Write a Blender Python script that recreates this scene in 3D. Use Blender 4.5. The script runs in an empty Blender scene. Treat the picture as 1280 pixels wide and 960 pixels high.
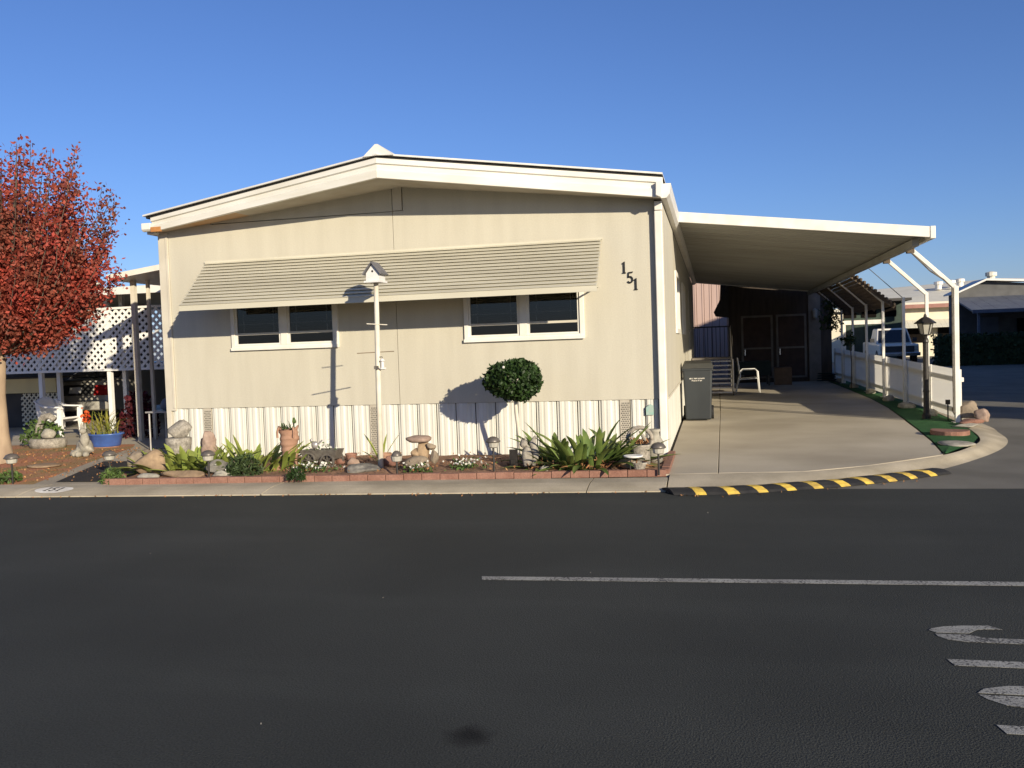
import bpy, bmesh, math, random
import numpy as np
from mathutils import Vector, Matrix
R = math.radians
random.seed(7); rng = np.random.default_rng(11)
sc = bpy.context.scene
C = sc.collection

# ------------------------------------------------------------------ camera, sky, sun, exposure
cam_d = bpy.data.cameras.new('camera'); cam = bpy.data.objects.new('camera', cam_d); C.objects.link(cam)
cam_d.sensor_width = 36; cam_d.lens = 36*1107/1280; cam_d.clip_end = 3000
B3 = Matrix(((1,0,0),(0,0,-1),(0,1,0)))
cam.matrix_world = Matrix.Translation((0,0,1.6)) @ (Matrix.Rotation(R(12.837),3,'Z') @ Matrix.Rotation(R(-2.458),3,'X') @ B3 @ Matrix.Rotation(R(-1.9945),3,'Z')).to_4x4()
sc.camera = cam
SUN_EL, SUN_AZ = R(16.0), R(138.0)          # azimuth clockwise from +Y
to_sun = Vector((math.sin(SUN_AZ)*math.cos(SUN_EL), math.cos(SUN_AZ)*math.cos(SUN_EL), math.sin(SUN_EL)))
w = bpy.data.worlds.new('World'); sc.world = w; w.use_nodes = True
nt = w.node_tree; bg = nt.nodes['Background']
sky = nt.nodes.new('ShaderNodeTexSky'); sky.sky_type = 'NISHITA'; sky.sun_disc = False
sky.sun_elevation = SUN_EL; sky.sun_rotation = SUN_AZ; sky.air_density = 1.0; sky.dust_density = 0.3; sky.ozone_density = 6.0
tint = nt.nodes.new('ShaderNodeMix'); tint.data_type = 'RGBA'; tint.blend_type = 'MULTIPLY'; tint.inputs[0].default_value = 1; tint.inputs[7].default_value = (.98,.89,1.05,1)
nt.links.new(sky.outputs[0], tint.inputs[6]); nt.links.new(tint.outputs[2], bg.inputs[0]); bg.inputs[1].default_value = 0.096
sd = bpy.data.lights.new('sun', 'SUN'); sd.energy = 5.0; sd.angle = R(0.53); sd.color = (1.0, 0.88, 0.68)
so = bpy.data.objects.new('sun', sd); C.objects.link(so); so.rotation_euler = to_sun.to_track_quat('Z','Y').to_euler(); so.location = to_sun*60
vs = sc.view_settings; vs.view_transform = 'Standard'; vs.look = 'None'; vs.gamma = 1; vs.use_curve_mapping = False; vs.exposure = 0.40
sc.render.engine = 'CYCLES'

# ------------------------------------------------------------------ materials
MATS = {}
def mat(name, c1, c2=None, scale=6, rough=.8, bump=0, bscale=40, detail=6, spec=.3, fine=0, stretch=(1,1,1), metallic=0, island=0, transl=0, lo=.35, hi=.65):
    m = bpy.data.materials.new(name); m.use_nodes = True; n = m.node_tree.nodes; l = m.node_tree.links
    p = n['Principled BSDF']; p.inputs['Roughness'].default_value = rough; p.inputs['Metallic'].default_value = metallic
    p.inputs['Specular IOR Level'].default_value = spec
    tc = n.new('ShaderNodeTexCoord'); mp = n.new('ShaderNodeMapping'); mp.inputs['Scale'].default_value = stretch
    l.new(tc.outputs['Object'], mp.inputs['Vector'])
    col = None
    if c2 is None: c2 = tuple(x*.8 for x in c1)
    nz = n.new('ShaderNodeTexNoise'); nz.inputs['Scale'].default_value = scale; nz.inputs['Detail'].default_value = detail
    l.new(mp.outputs[0], nz.inputs['Vector'])
    rp = n.new('ShaderNodeValToRGB'); rp.color_ramp.elements[0].position = lo; rp.color_ramp.elements[1].position = hi
    rp.color_ramp.elements[0].color = (*c1,1); rp.color_ramp.elements[1].color = (*c2,1)
    l.new(nz.outputs[0], rp.inputs[0]); col = rp.outputs[0]
    if island:
        ge = n.new('ShaderNodeNewGeometry'); hs = n.new('ShaderNodeHueSaturation')
        mr = n.new('ShaderNodeMapRange'); mr.inputs['To Min'].default_value = 1-island; mr.inputs['To Max'].default_value = 1+island
        l.new(ge.outputs['Random Per Island'], mr.inputs[0]); l.new(mr.outputs[0], hs.inputs['Value']); l.new(col, hs.inputs['Color']); col = hs.outputs[0]
    if fine:
        fz = n.new('ShaderNodeTexNoise'); fz.inputs['Scale'].default_value = bscale; fz.inputs['Detail'].default_value = 3; l.new(tc.outputs['Object'], fz.inputs['Vector'])
        mr = n.new('ShaderNodeMapRange'); mr.inputs['From Min'].default_value=.3; mr.inputs['From Max'].default_value=.7
        mr.inputs['To Min'].default_value = 1-fine; mr.inputs['To Max'].default_value = 1+fine; l.new(fz.outputs[0], mr.inputs[0])
        hs = n.new('ShaderNodeHueSaturation'); l.new(col, hs.inputs['Color']); l.new(mr.outputs[0], hs.inputs['Value']); col = hs.outputs[0]
    l.new(col, p.inputs['Base Color'])
    if bump:
        bz = n.new('ShaderNodeTexNoise'); bz.inputs['Scale'].default_value = bscale; bz.inputs['Detail'].default_value = 4; l.new(tc.outputs['Object'], bz.inputs['Vector'])
        b = n.new('ShaderNodeBump'); b.inputs['Strength'].default_value = bump; b.inputs['Distance'].default_value = .01
        l.new(bz.outputs[0], b.inputs['Height']); l.new(b.outputs[0], p.inputs['Normal'])
    if transl:
        tr = n.new('ShaderNodeBsdfTranslucent'); mx = n.new('ShaderNodeMixShader'); mx.inputs[0].default_value = transl
        l.new(col, tr.inputs[0]); l.new(p.outputs[0], mx.inputs[1]); l.new(tr.outputs[0], mx.inputs[2]); l.new(mx.outputs[0], n['Material Output'].inputs[0])
    MATS[name] = m; m['col'] = 0
    return m
M = MATS
mat('wall', (0.508, 0.478, 0.388), (0.468, 0.438, 0.354), scale=2.2, rough=.75, bump=.12, bscale=60, stretch=(2.2,1,.30), fine=.045)
mat('wall_trim', (.56,.52,.43), (.50,.46,.375), scale=3, rough=.6)
mat('skirt', (0.645, 0.635, 0.57), (0.57, 0.555, 0.48), scale=2.2, rough=.5, stretch=(3,1,.5))
mat('vent', (.46,.42,.34), (.40,.36,.29), scale=5, rough=.6)
mat('white', (.74,.72,.66), (.66,.63,.56), scale=4, rough=.45)
mat('fascia', (.74,.72,.65), (.66,.63,.54), scale=2.5, rough=.55, stretch=(.5,1,3))
mat('roof', (.72,.71,.67), (.62,.60,.55), scale=2, rough=.6, bump=.1)
mat('dark_strip', (.02,.02,.02), rough=.8)
mat('rust', (.50,.24,.08), (.38,.16,.05), scale=9, rough=.9)
mat('soffit', (.42,.38,.31), (.36,.31,.24), scale=3, rough=.8)
mat('soffit_stain', (.45,.26,.12), (.40,.33,.25), scale=1.2, rough=.85)
mat('awning', (.58,.55,.44), (.50,.47,.37), scale=1.5, rough=.5, stretch=(.4,3,3))
mat('black', (.012,.012,.012), (.02,.02,.02), rough=.5)
mat('iron', (.02,.018,.016), (.035,.03,.026), scale=20, rough=.45)
mat('dark_room', (.012,.010,.009), rough=1, spec=0)
mat('asphalt', (0.042, 0.045, 0.0405), (0.032, 0.0345, 0.031), scale=.6, rough=.88, bump=.9, bscale=110, fine=.42, detail=8, spec=.25)
mat('asphalt_old', (0.19, 0.178, 0.148), (0.135, 0.126, 0.103), scale=.9, rough=.9, bump=.35, bscale=120, fine=.2, detail=8)
mat('path_black', (.022,.020,.019), (.035,.03,.026), scale=5, rough=.95, bump=.5, bscale=70, fine=.3)
mat('concrete', (0.475, 0.42, 0.32), (0.335, 0.29, 0.215), scale=.5, rough=.9, bump=.15, bscale=110, fine=.08, detail=9)
mat('kerb', (0.46, 0.4, 0.295), (0.33, 0.285, 0.205), scale=1.8, rough=.92, bump=.2, bscale=90, fine=.12, detail=9)
mat('joint_shadow', (.07,.06,.05), rough=1)
mat('brick', (0.29, 0.155, 0.112), (0.22, 0.11, 0.078), scale=7, rough=.9, bump=.3, bscale=60, fine=.15, island=.12)
mat('soil', (0.29, 0.165, 0.1), (0.18, 0.105, 0.065), scale=5, rough=1, bump=.9, bscale=28, fine=.3)
mat('mulch', (.44,.19,.10), (.24,.21,.075), scale=1.6, rough=1, bump=1, bscale=34, fine=.4, lo=.42, hi=.66)
mat('ground', (.14,.12,.09), (.09,.085,.06), scale=.3, rough=1)
mat('turf', (.030,.115,.030), (.020,.085,.022), scale=5, rough=.95, bump=.8, bscale=140, fine=.3)
mat('paint', (.34,.335,.30), (.26,.255,.23), scale=3.5, rough=.8, bump=.3, bscale=160, fine=.22, detail=9)
mat('paint_white', (.78,.76,.70), (.62,.58,.50), scale=8, rough=.8)
mat('rubber', (.018,.018,.019), (.03,.029,.027), scale=8, rough=.7, bump=.2, bscale=60)
mat('yellow', (0.72, 0.5, 0.08), (0.42, 0.29, 0.07), scale=12, rough=.6)
mat('bin', (0.036, 0.041, 0.044), (0.028, 0.032, 0.035), scale=3, rough=.5, stretch=(1,1,.4))
mat('bin_lid', (0.06, 0.06, 0.054), (0.045, 0.046, 0.042), scale=4, rough=.45)
mat('rock_tan', (0.29, 0.23, 0.165), (0.18, 0.145, 0.105), scale=6, rough=.95, bump=.6, bscale=18, fine=.15)
mat('rock_grey', (0.22, 0.205, 0.175), (0.13, 0.12, 0.105), scale=8, rough=.95, bump=.6, bscale=22, fine=.2)
mat('rock_orange', (0.33, 0.235, 0.145), (0.22, 0.155, 0.1), scale=6, rough=.95, bump=.5, bscale=20, fine=.15)
mat('rock_pink', (0.34, 0.25, 0.195), (0.24, 0.165, 0.125), scale=6, rough=.95, bump=.5, bscale=20, fine=.15)
mat('stone_pale', (0.38, 0.355, 0.29), (0.25, 0.23, 0.19), scale=10, rough=.95, bump=.4, bscale=30, fine=.15)
mat('stone_grey', (.34,.31,.26), (.20,.18,.15), scale=14, rough=.95, bump=.6, bscale=40, fine=.25)
mat('terracotta', (0.38, 0.225, 0.15), (0.28, 0.155, 0.1), scale=7, rough=.85, bump=.2, bscale=30)
mat('agave', (.18,.225,.055), (.095,.155,.038), scale=4, rough=.45, spec=.5, island=.3, transl=.2)
mat('aloe', (.32,.36,.08), (.22,.28,.06), scale=4, rough=.45, spec=.5, island=.35, transl=.2)
mat('grass_yellow', (.30,.27,.05), (.17,.20,.04), scale=5, rough=.6, island=.4, transl=.3)
mat('bush_leaf', (.032,.062,.015), (.018,.040,.010), scale=6, rough=.55, spec=.3, island=.5, transl=.15)
mat('bush_grey', (.055,.085,.028), (.035,.055,.02), scale=6, rough=.6, island=.4, transl=.15)
mat('lime_leaf', (.10,.16,.035), (.06,.10,.03), scale=6, rough=.6, island=.4, transl=.2)
mat('red_leaf', (0.36, 0.055, 0.038), (0.23, 0.075, 0.045), scale=1.6, rough=.6, island=.5, transl=.3)
mat('dark_red_leaf', (.09,.012,.018), (.05,.01,.012), scale=5, rough=.5, island=.4, transl=.2)
mat('flower', (.78,.77,.70), (.70,.68,.60), scale=5, rough=.7, transl=.2)
mat('flower_red', (.6,.04,.02), (.5,.12,.02), scale=9, rough=.6)
mat('bark', (.36,.27,.18), (.25,.18,.12), scale=6, rough=.95, bump=.4, bscale=24, stretch=(1,1,.3))
mat('bark_grey', (.13,.10,.075), (.09,.07,.05), scale=6, rough=.95, bump=.4, bscale=24)
mat('blue_pot', (.06,.14,.42), (.05,.10,.30), scale=6, rough=.3, spec=.5)
mat('wicker', (.36,.32,.26), (.24,.21,.17), scale=30, rough=.9, bump=.5, bscale=60)
mat('tin', (.20,.18,.15), (.12,.105,.09), scale=16, rough=.6, metallic=.4)
mat('solar', (.16,.14,.12), (.10,.09,.08), scale=10, rough=.4, metallic=.3)
mat('lens', (.42,.40,.34), (.35,.33,.28), scale=10, rough=.2)
mat('plastic_white', (.80,.79,.75), (.74,.72,.67), scale=5, rough=.4)
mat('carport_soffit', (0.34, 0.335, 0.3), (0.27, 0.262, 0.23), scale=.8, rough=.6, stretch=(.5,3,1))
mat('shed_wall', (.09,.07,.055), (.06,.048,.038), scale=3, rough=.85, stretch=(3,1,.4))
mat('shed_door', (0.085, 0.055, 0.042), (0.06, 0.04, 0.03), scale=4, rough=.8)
mat('shed_frame', (0.22, 0.195, 0.165), (0.17, 0.15, 0.125), scale=4, rough=.7)
mat('pink_wall', (0.47, 0.34, 0.295), (0.42, 0.3, 0.255), scale=2, rough=.7, stretch=(4,1,.3))
mat('steel', (.45,.43,.40), (.35,.33,.31), scale=9, rough=.4, metallic=.5)
mat('teal', (.006,.018,.018), rough=.6)
mat('cardboard', (.20,.13,.08), rough=.9)
mat('car_paint', (.42,.40,.34), (.40,.37,.32), scale=2, rough=.28, spec=.6)
mat('car_trim', (.05,.05,.05), rough=.4)
mat('car_glass', (.015,.017,.02), rough=.06, spec=.8)
mat('tail_red', (.33,.02,.02), rough=.2, spec=.6)
mat('plate', (.70,.70,.68), rough=.5)
mat('truck_paint', (0.8, 0.75, 0.64), (0.74, 0.69, 0.59), scale=2, rough=.3, spec=.5)
mat('chrome', (.5,.5,.5), rough=.2, metallic=.9)
mat('cream_wall', (.72,.66,.50), (.64,.58,.44), scale=2, rough=.8)
mat('cream_yellow', (.70,.58,.30), (.60,.50,.27), scale=2, rough=.8)
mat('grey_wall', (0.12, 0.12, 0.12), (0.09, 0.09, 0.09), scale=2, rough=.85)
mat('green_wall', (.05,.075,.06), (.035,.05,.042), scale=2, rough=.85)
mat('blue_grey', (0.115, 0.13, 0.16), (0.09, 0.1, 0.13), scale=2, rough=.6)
mat('beige_roof', (.66,.63,.52), (.58,.55,.45), scale=.8, rough=.7)
mat('red_roof', (.36,.19,.15), (.30,.15,.12), scale=2, rough=.8)
mat('dark_wall', (.07,.065,.06), (.05,.047,.043), scale=2, rough=.9)
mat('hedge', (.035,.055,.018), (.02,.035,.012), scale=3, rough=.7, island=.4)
mat('birdhouse', (0.7, 0.69, 0.66), (0.6, 0.59, 0.57), scale=9, rough=.7)
mat('shingle', (.16,.155,.16), (.11,.11,.115), scale=14, rough=.85)
mat('pole', (.66,.62,.52), (.56,.51,.41), scale=5, rough=.6)
mat('twig', (.20,.16,.11), rough=.9)
mat('leaf_litter', (.28,.16,.07), (.22,.09,.04), scale=3, rough=.9, island=.5)
mat('pebble', (.30,.29,.26), (.18,.17,.15), scale=3, rough=.9, island=.3)
mat('sign_teal', (.25,.42,.36), (.35,.42,.36), scale=30, rough=.6)

# translucent corrugated fence panel
def worn_paint():
    m = M['paint']; n = m.node_tree.nodes; l = m.node_tree.links; p = n['Principled BSDF']; src = p.inputs['Base Color'].links[0].from_socket
    g = n.new('ShaderNodeNewGeometry'); a = n.new('ShaderNodeTexNoise'); a.inputs['Scale'].default_value = 70; a.inputs['Detail'].default_value = 5; l.new(g.outputs['Position'], a.inputs['Vector'])
    b = n.new('ShaderNodeTexNoise'); b.inputs['Scale'].default_value = 5; b.inputs['Detail'].default_value = 4; l.new(g.outputs['Position'], b.inputs['Vector'])
    ad = n.new('ShaderNodeMath'); ad.operation = 'MULTIPLY_ADD'; ad.inputs[1].default_value = .45; l.new(b.outputs[0], ad.inputs[0]); l.new(a.outputs[0], ad.inputs[2])
    mr = n.new('ShaderNodeMapRange'); mr.inputs['From Min'].default_value = .60; mr.inputs['From Max'].default_value = .70; l.new(ad.outputs[0], mr.inputs[0])
    mx = n.new('ShaderNodeMix'); mx.data_type = 'RGBA'; mx.inputs[6].default_value = (.07,.068,.064,1); l.new(mr.outputs[0], mx.inputs[0]); l.new(src, mx.inputs[7]); l.new(mx.outputs[2], p.inputs['Base Color'])
worn_paint()
def fence_mat():
    m = bpy.data.materials.new('fence_vinyl'); m.use_nodes = True; n = m.node_tree.nodes; l = m.node_tree.links
    d = n['Principled BSDF']; d.inputs['Base Color'].default_value = (.84,.84,.82,1); d.inputs['Roughness'].default_value = .5
    t = n.new('ShaderNodeBsdfTranslucent'); t.inputs[0].default_value = (.95,.93,.87,1)
    x = n.new('ShaderNodeMixShader'); x.inputs[0].default_value = .55
    l.new(d.outputs[0], x.inputs[1]); l.new(t.outputs[0], x.inputs[2]); l.new(x.outputs[0], n['Material Output'].inputs[0]); M['fence_vinyl'] = m
fence_mat()
def glass_mat():
    m = bpy.data.materials.new('glass'); m.use_nodes = True; n = m.node_tree.nodes; l = m.node_tree.links
    g = n.new('ShaderNodeBsdfGlossy'); g.inputs['Roughness'].default_value = .02; g.inputs[0].default_value = (.9,.9,.9,1)
    t = n.new('ShaderNodeBsdfTransparent'); t.inputs[0].default_value = (.55,.55,.55,1)
    f = n.new('ShaderNodeFresnel'); f.inputs[0].default_value = 1.5
    x = n.new('ShaderNodeMixShader'); l.new(f.outputs[0], x.inputs[0]); l.new(t.outputs[0], x.inputs[1]); l.new(g.outputs[0], x.inputs[2])
    l.new(x.outputs[0], n['Material Output'].inputs[0]); M['glass'] = m
glass_mat()
def road_stain():       # an oil spot and a few faint tyre-worn patches in the new seal coat
    m = M['asphalt']; n = m.node_tree.nodes; l = m.node_tree.links; p = n['Principled BSDF']
    src = p.inputs['Base Color'].links[0].from_socket
    tc = n.new('ShaderNodeNewGeometry'); vm = n.new('ShaderNodeVectorMath'); vm.operation = 'DISTANCE'; vm.inputs[1].default_value = (-1.02,3.45,0)
    nz = n.new('ShaderNodeTexNoise'); nz.inputs['Scale'].default_value = 14; l.new(tc.outputs['Position'], nz.inputs['Vector'])
    mm = n.new('ShaderNodeMath'); mm.operation = 'MULTIPLY_ADD'; mm.inputs[1].default_value = .10; l.new(nz.outputs[0], mm.inputs[0])
    l.new(tc.outputs['Position'], vm.inputs[0]); l.new(vm.outputs['Value'], mm.inputs[2])
    mr = n.new('ShaderNodeMapRange'); mr.inputs['From Min'].default_value = .08; mr.inputs['From Max'].default_value = .17; mr.inputs['To Min'].default_value = .22; mr.inputs['To Max'].default_value = 1
    l.new(mm.outputs[0], mr.inputs[0])
    # dusty streaks along the road
    mp = n.new('ShaderNodeMapping'); mp.inputs['Scale'].default_value = (.25,1.6,1); l.new(tc.outputs['Position'], mp.inputs[0])
    n2 = n.new('ShaderNodeTexNoise'); n2.inputs['Scale'].default_value = 1.1; n2.inputs['Detail'].default_value = 8; l.new(mp.outputs[0], n2.inputs['Vector'])
    r2 = n.new('ShaderNodeMapRange'); r2.inputs['From Min'].default_value = .5; r2.inputs['From Max'].default_value = .75; r2.inputs['To Min'].default_value = 1; r2.inputs['To Max'].default_value = 1.18
    l.new(n2.outputs[0], r2.inputs[0])
    mu = n.new('ShaderNodeMath'); mu.operation = 'MULTIPLY'; l.new(mr.outputs[0], mu.inputs[0]); l.new(r2.outputs[0], mu.inputs[1])
    hs = n.new('ShaderNodeHueSaturation'); l.new(src, hs.inputs['Color']); l.new(mu.outputs[0], hs.inputs['Value']); l.new(hs.outputs[0], p.inputs['Base Color'])
road_stain()

# ------------------------------------------------------------------ mesh helpers
ORG = {}
def norm(v): return v/ (np.linalg.norm(v)+1e-12)
class MB:
    def __init__(s): s.v = []; s.f = []
    def add(s, vs_, fs_):
        b = len(s.v); s.v += [tuple(map(float,p)) for p in vs_]; s.f += [tuple(b+i for i in q) for q in fs_]; return s
    def hexa(s, p): return s.add(p, [(0,3,2,1),(4,5,6,7),(0,1,5,4),(1,2,6,5),(2,3,7,6),(3,0,4,7)])
    def box(s, x0,x1,y0,y1,z0,z1): return s.hexa([(x0,y0,z0),(x1,y0,z0),(x1,y1,z0),(x0,y1,z0),(x0,y0,z1),(x1,y0,z1),(x1,y1,z1),(x0,y1,z1)])
    def obox(s, c, sx,sy,sz, rz=0, taper=1):
        cs,sn = math.cos(rz),math.sin(rz); P=[]
        for z,k in ((0,1),(sz,taper)):
            for a,b in ((-1,-1),(1,-1),(1,1),(-1,1)):
                x,y = a*sx/2*k,b*sy/2*k; P.append((c[0]+x*cs-y*sn,c[1]+x*sn+y*cs,c[2]+z))
        return s.hexa(P)
    def bar(s, p,q,wd,ht,up=(0,0,1)):
        p=np.array(p,float);q=np.array(q,float);d=norm(q-p);u=np.array(up,float)
        if abs(d@u)>.98: u=np.array((0,1,0.))
        a=norm(np.cross(d,u));b=np.cross(a,d)
        P=[]
        for c in (p,q):
            for i,j in ((-1,-1),(1,-1),(1,1),(-1,1)): P.append(c+a*i*wd/2+b*j*ht/2)
        return s.hexa(P)
    def tube(s, pts, r, n=8, cap=True):
        pts=[np.array(p,float) for p in pts]; r=[r]*len(pts) if np.isscalar(r) else list(r); vs_=[];fs_=[]
        ref=np.array((.31,.17,.93)); prev=None
        for i,p in enumerate(pts):
            d=norm(pts[min(i+1,len(pts)-1)]-pts[max(i-1,0)])
            if prev is None: a=norm(np.cross(d,ref if abs(d@ref)<.9 else np.array((1.,0,0))))
            else: a=norm(prev-d*(prev@d))
            prev=a; b=np.cross(d,a)
            for k in range(n):
                t=2*math.pi*k/n; vs_.append(p+(a*math.cos(t)+b*math.sin(t))*r[i])
        for i in range(len(pts)-1):
            for k in range(n):
                k2=(k+1)%n; fs_.append((i*n+k,i*n+k2,(i+1)*n+k2,(i+1)*n+k))
        if cap: fs_.append(tuple(range(n-1,-1,-1))); fs_.append(tuple((len(pts)-1)*n+k for k in range(n)))
        return s.add(vs_,fs_)
    def lathe(s, cx,cy,prof,n=16,sx=1,sy=1):
        vs_=[];fs_=[]
        for r,z in prof:
            for k in range(n):
                t=2*math.pi*k/n; vs_.append((cx+math.cos(t)*r*sx,cy+math.sin(t)*r*sy,z))
        for i in range(len(prof)-1):
            for k in range(n):
                k2=(k+1)%n; fs_.append((i*n+k,i*n+k2,(i+1)*n+k2,(i+1)*n+k))
        fs_.append(tuple(range(n-1,-1,-1))); fs_.append(tuple((len(prof)-1)*n+k for k in range(n)))
        return s.add(vs_,fs_)
    def prism(s, poly,z0,z1):
        n=len(poly); vs_=[(x,y,z0) for x,y in poly]+[(x,y,z1) for x,y in poly]
        return s.add(vs_,[tuple(range(n-1,-1,-1)),tuple(range(n,2*n))]+[(i,(i+1)%n,n+(i+1)%n,n+i) for i in range(n)])
    def prismY(s, poly,y0,y1):
        n=len(poly); vs_=[(x,y0,z) for x,z in poly]+[(x,y1,z) for x,z in poly]
        return s.add(vs_,[tuple(range(n)),tuple(range(2*n-1,n-1,-1))]+[(i,n+i,n+(i+1)%n,(i+1)%n) for i in range(n)])
    def prismX(s, poly,x0,x1):
        n=len(poly); vs_=[(x0,y,z) for y,z in poly]+[(x1,y,z) for y,z in poly]
        return s.add(vs_,[tuple(range(n)),tuple(range(2*n-1,n-1,-1))]+[(i,n+i,n+(i+1)%n,(i+1)%n) for i in range(n)])
    def blob(s, c,rx,ry,rz,seed=0,nu=12,nv=8,amp=.18,flat=.6):
        rs=np.random.default_rng(seed); K=rs.normal(size=(6,3))*1.6; ph=rs.uniform(0,6.3,6); K2=rs.normal(size=(8,3))*5; p2=rs.uniform(0,6.3,8); vs_=[];fs_=[]
        rough=amp>=.14
        if rough: nu,nv=22,14
        cuts=[(norm(rs.normal(size=3)),rs.uniform(.62,.9)) for _ in range(9)] if rough else []
        for j in range(nv+1):
            th=math.pi*j/nv
            for i in range(nu):
                t=2*math.pi*i/nu; d=np.array((math.sin(th)*math.cos(t),math.sin(th)*math.sin(t),math.cos(th)))
                k=1+amp*sum(math.sin(K[m]@d*1.5+ph[m]) for m in range(6))/2.2
                if rough: k+=amp*.22*sum(math.sin(K2[m]@d+p2[m]) for m in range(8))/2
                p=d*k
                for nn,h in cuts:
                    e=p@nn-h
                    if e>0: p=p-nn*e*.9
                z=p[2]*rz
                if z<-rz*flat: z=-rz*flat
                vs_.append((c[0]+p[0]*rx,c[1]+p[1]*ry,c[2]+z))
        for j in range(nv):
            for i in range(nu):
                i2=(i+1)%nu; fs_.append((j*nu+i,j*nu+i2,(j+1)*nu+i2,(j+1)*nu+i))
        return s.add(vs_,fs_)
    def sheet(s, rows):            # rows of points, same count
        n=len(rows[0]); vs_=[p for r_ in rows for p in r_]; fs_=[(i*n+k,i*n+k+1,(i+1)*n+k+1,(i+1)*n+k) for i in range(len(rows)-1) for k in range(n-1)]
        return s.add(vs_,fs_)
    def build(s, name, m, parent=None, smooth=False, bevel=0, fixn=True, solid=0):
        me=bpy.data.meshes.new(name)
        V=np.array(s.v,float)
        o_=np.array(ORG[parent.name]) if parent is not None else np.array(((V[:,0].min()+V[:,0].max())/2,(V[:,1].min()+V[:,1].max())/2,V[:,2].min()))
        me.from_pydata((V-o_).tolist(),[],s.f)
        if fixn:
            bm=bmesh.new(); bm.from_mesh(me); bmesh.ops.remove_doubles(bm,verts=bm.verts,dist=1e-5) if smooth else None
            bmesh.ops.recalc_face_normals(bm,faces=bm.faces); bm.to_mesh(me); bm.free()
        me.materials.append(M[m])
        if smooth:
            for p in me.polygons: p.use_smooth=True
        o=bpy.data.objects.new(name,me); C.objects.link(o)
        if parent is not None: o.parent=parent
        else: o.location=o_
        ORG[o.name]=tuple(o_)
        if bevel:
            b=o.modifiers.new('bevel','BEVEL'); b.width=bevel; b.segments=2; b.limit_method='ANGLE'; b.angle_limit=R(40)
        if solid:
            b=o.modifiers.new('solid','SOLIDIFY'); b.thickness=solid
        return o
def tag(o,label=None,cat=None,group=None,kind=None):
    if label: o['label']=label
    if cat: o['category']=cat
    if group: o['group']=group
    if kind: o['kind']=kind
    return o
def thing(name,label,cat,loc,group=None):
    o=bpy.data.objects.new(name,None); C.objects.link(o); o.location=loc; o.empty_display_size=.1; ORG[o.name]=tuple(loc)
    return tag(o,label,cat,group)
def copy_tree(o,parent=None):
    c=o.copy(); C.objects.link(c); c.parent=parent
    for ch in list(o.children): copy_tree(ch,c)
    return c
def dup(o,loc,rz=0,label=None,scale=1):
    c=copy_tree(o); c.location=loc; c.rotation_euler=(0,0,rz); c.scale=(scale,)*3
    if label: c['label']=label
    return c
def struct(name,mb,m,**k): return tag(mb.build(name,m,**k),kind='structure')
def leaves(mb, P, ln, wd, up=0.0, rs=rng):
    """diamond leaves at points P, random orientation biased towards up"""
    P=np.asarray(P); N=len(P)
    a=rs.normal(size=(N,3)); a[:,2]+=up; a/=np.linalg.norm(a,axis=1)[:,None]
    b=rs.normal(size=(N,3)); b-=a*(a*b).sum(1)[:,None]; b/=np.linalg.norm(b,axis=1)[:,None]
    L=ln*rs.uniform(.7,1.3,N)[:,None]; W=wd*rs.uniform(.7,1.3,N)[:,None]
    Q=np.stack([P-a*L*.5,P+b*W*.5,P+a*L*.5,P-b*W*.5],1).reshape(-1,3)
    base=len(mb.v); mb.v+=Q.tolist(); mb.f+=[(base+4*i,base+4*i+1,base+4*i+2,base+4*i+3) for i in range(N)]
    return mb
def blade(mb, base, az, el, length, width, droop, nseg=6, fold=.25):
    """strap leaf rising from base at elevation el, bending down by droop"""
    p=np.array(base,float); d0=el; h=np.array((math.cos(az),math.sin(az),0)); side=np.array((-math.sin(az),math.cos(az),0)); rows=[]
    for i in range(nseg+1):
        t=i/nseg; e=d0-droop*t; 
        wd=width*(.62+.62*t-1.2*t**5)
        wd=max(wd,width*.02); upv=np.array((0,0,1))*math.cos(e)-h*math.sin(e)
        wv=side*math.sin(t*5+az*7)*width*.10; rows.append([p+wv-side*wd/2+upv*wd*fold, p+wv, p+wv+side*wd/2+upv*wd*fold])
        p=p+(h*math.cos(e)+np.array((0,0,math.sin(e))))*length/nseg
    mb.sheet(rows); return mb

# ================================================================== GROUND AND PAVING
def kerbY(x): return 9.466+.067*x          # front edge of the concrete / seam of the new seal coat
struct('ground', MB().add([(-900,-900,-.03),(900,-900,-.03),(900,900,-.03),(-900,900,-.03)],[(0,1,2,3)]),'ground')
struct('road', MB().add([(-120,-60,0),(120,-60,0),(120,kerbY(30),0),(30,kerbY(30),0),(3.5,kerbY(3.5),0),(-120,kerbY(-120)+6,0)],[(0,1,2,3,4,5)]),'asphalt')
struct('side_street', MB().add([(-.55,kerbY(-.55)-.02,-.006),(30,kerbY(30)-.02,-.006),(30,140,-.006),(3.8,140,-.006),(3.8,17,-.006),(3.3,13.2,-.006),(2.4,11.4,-.006)],[(0,1,2,3,4,5,6)]),'asphalt_old')

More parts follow.
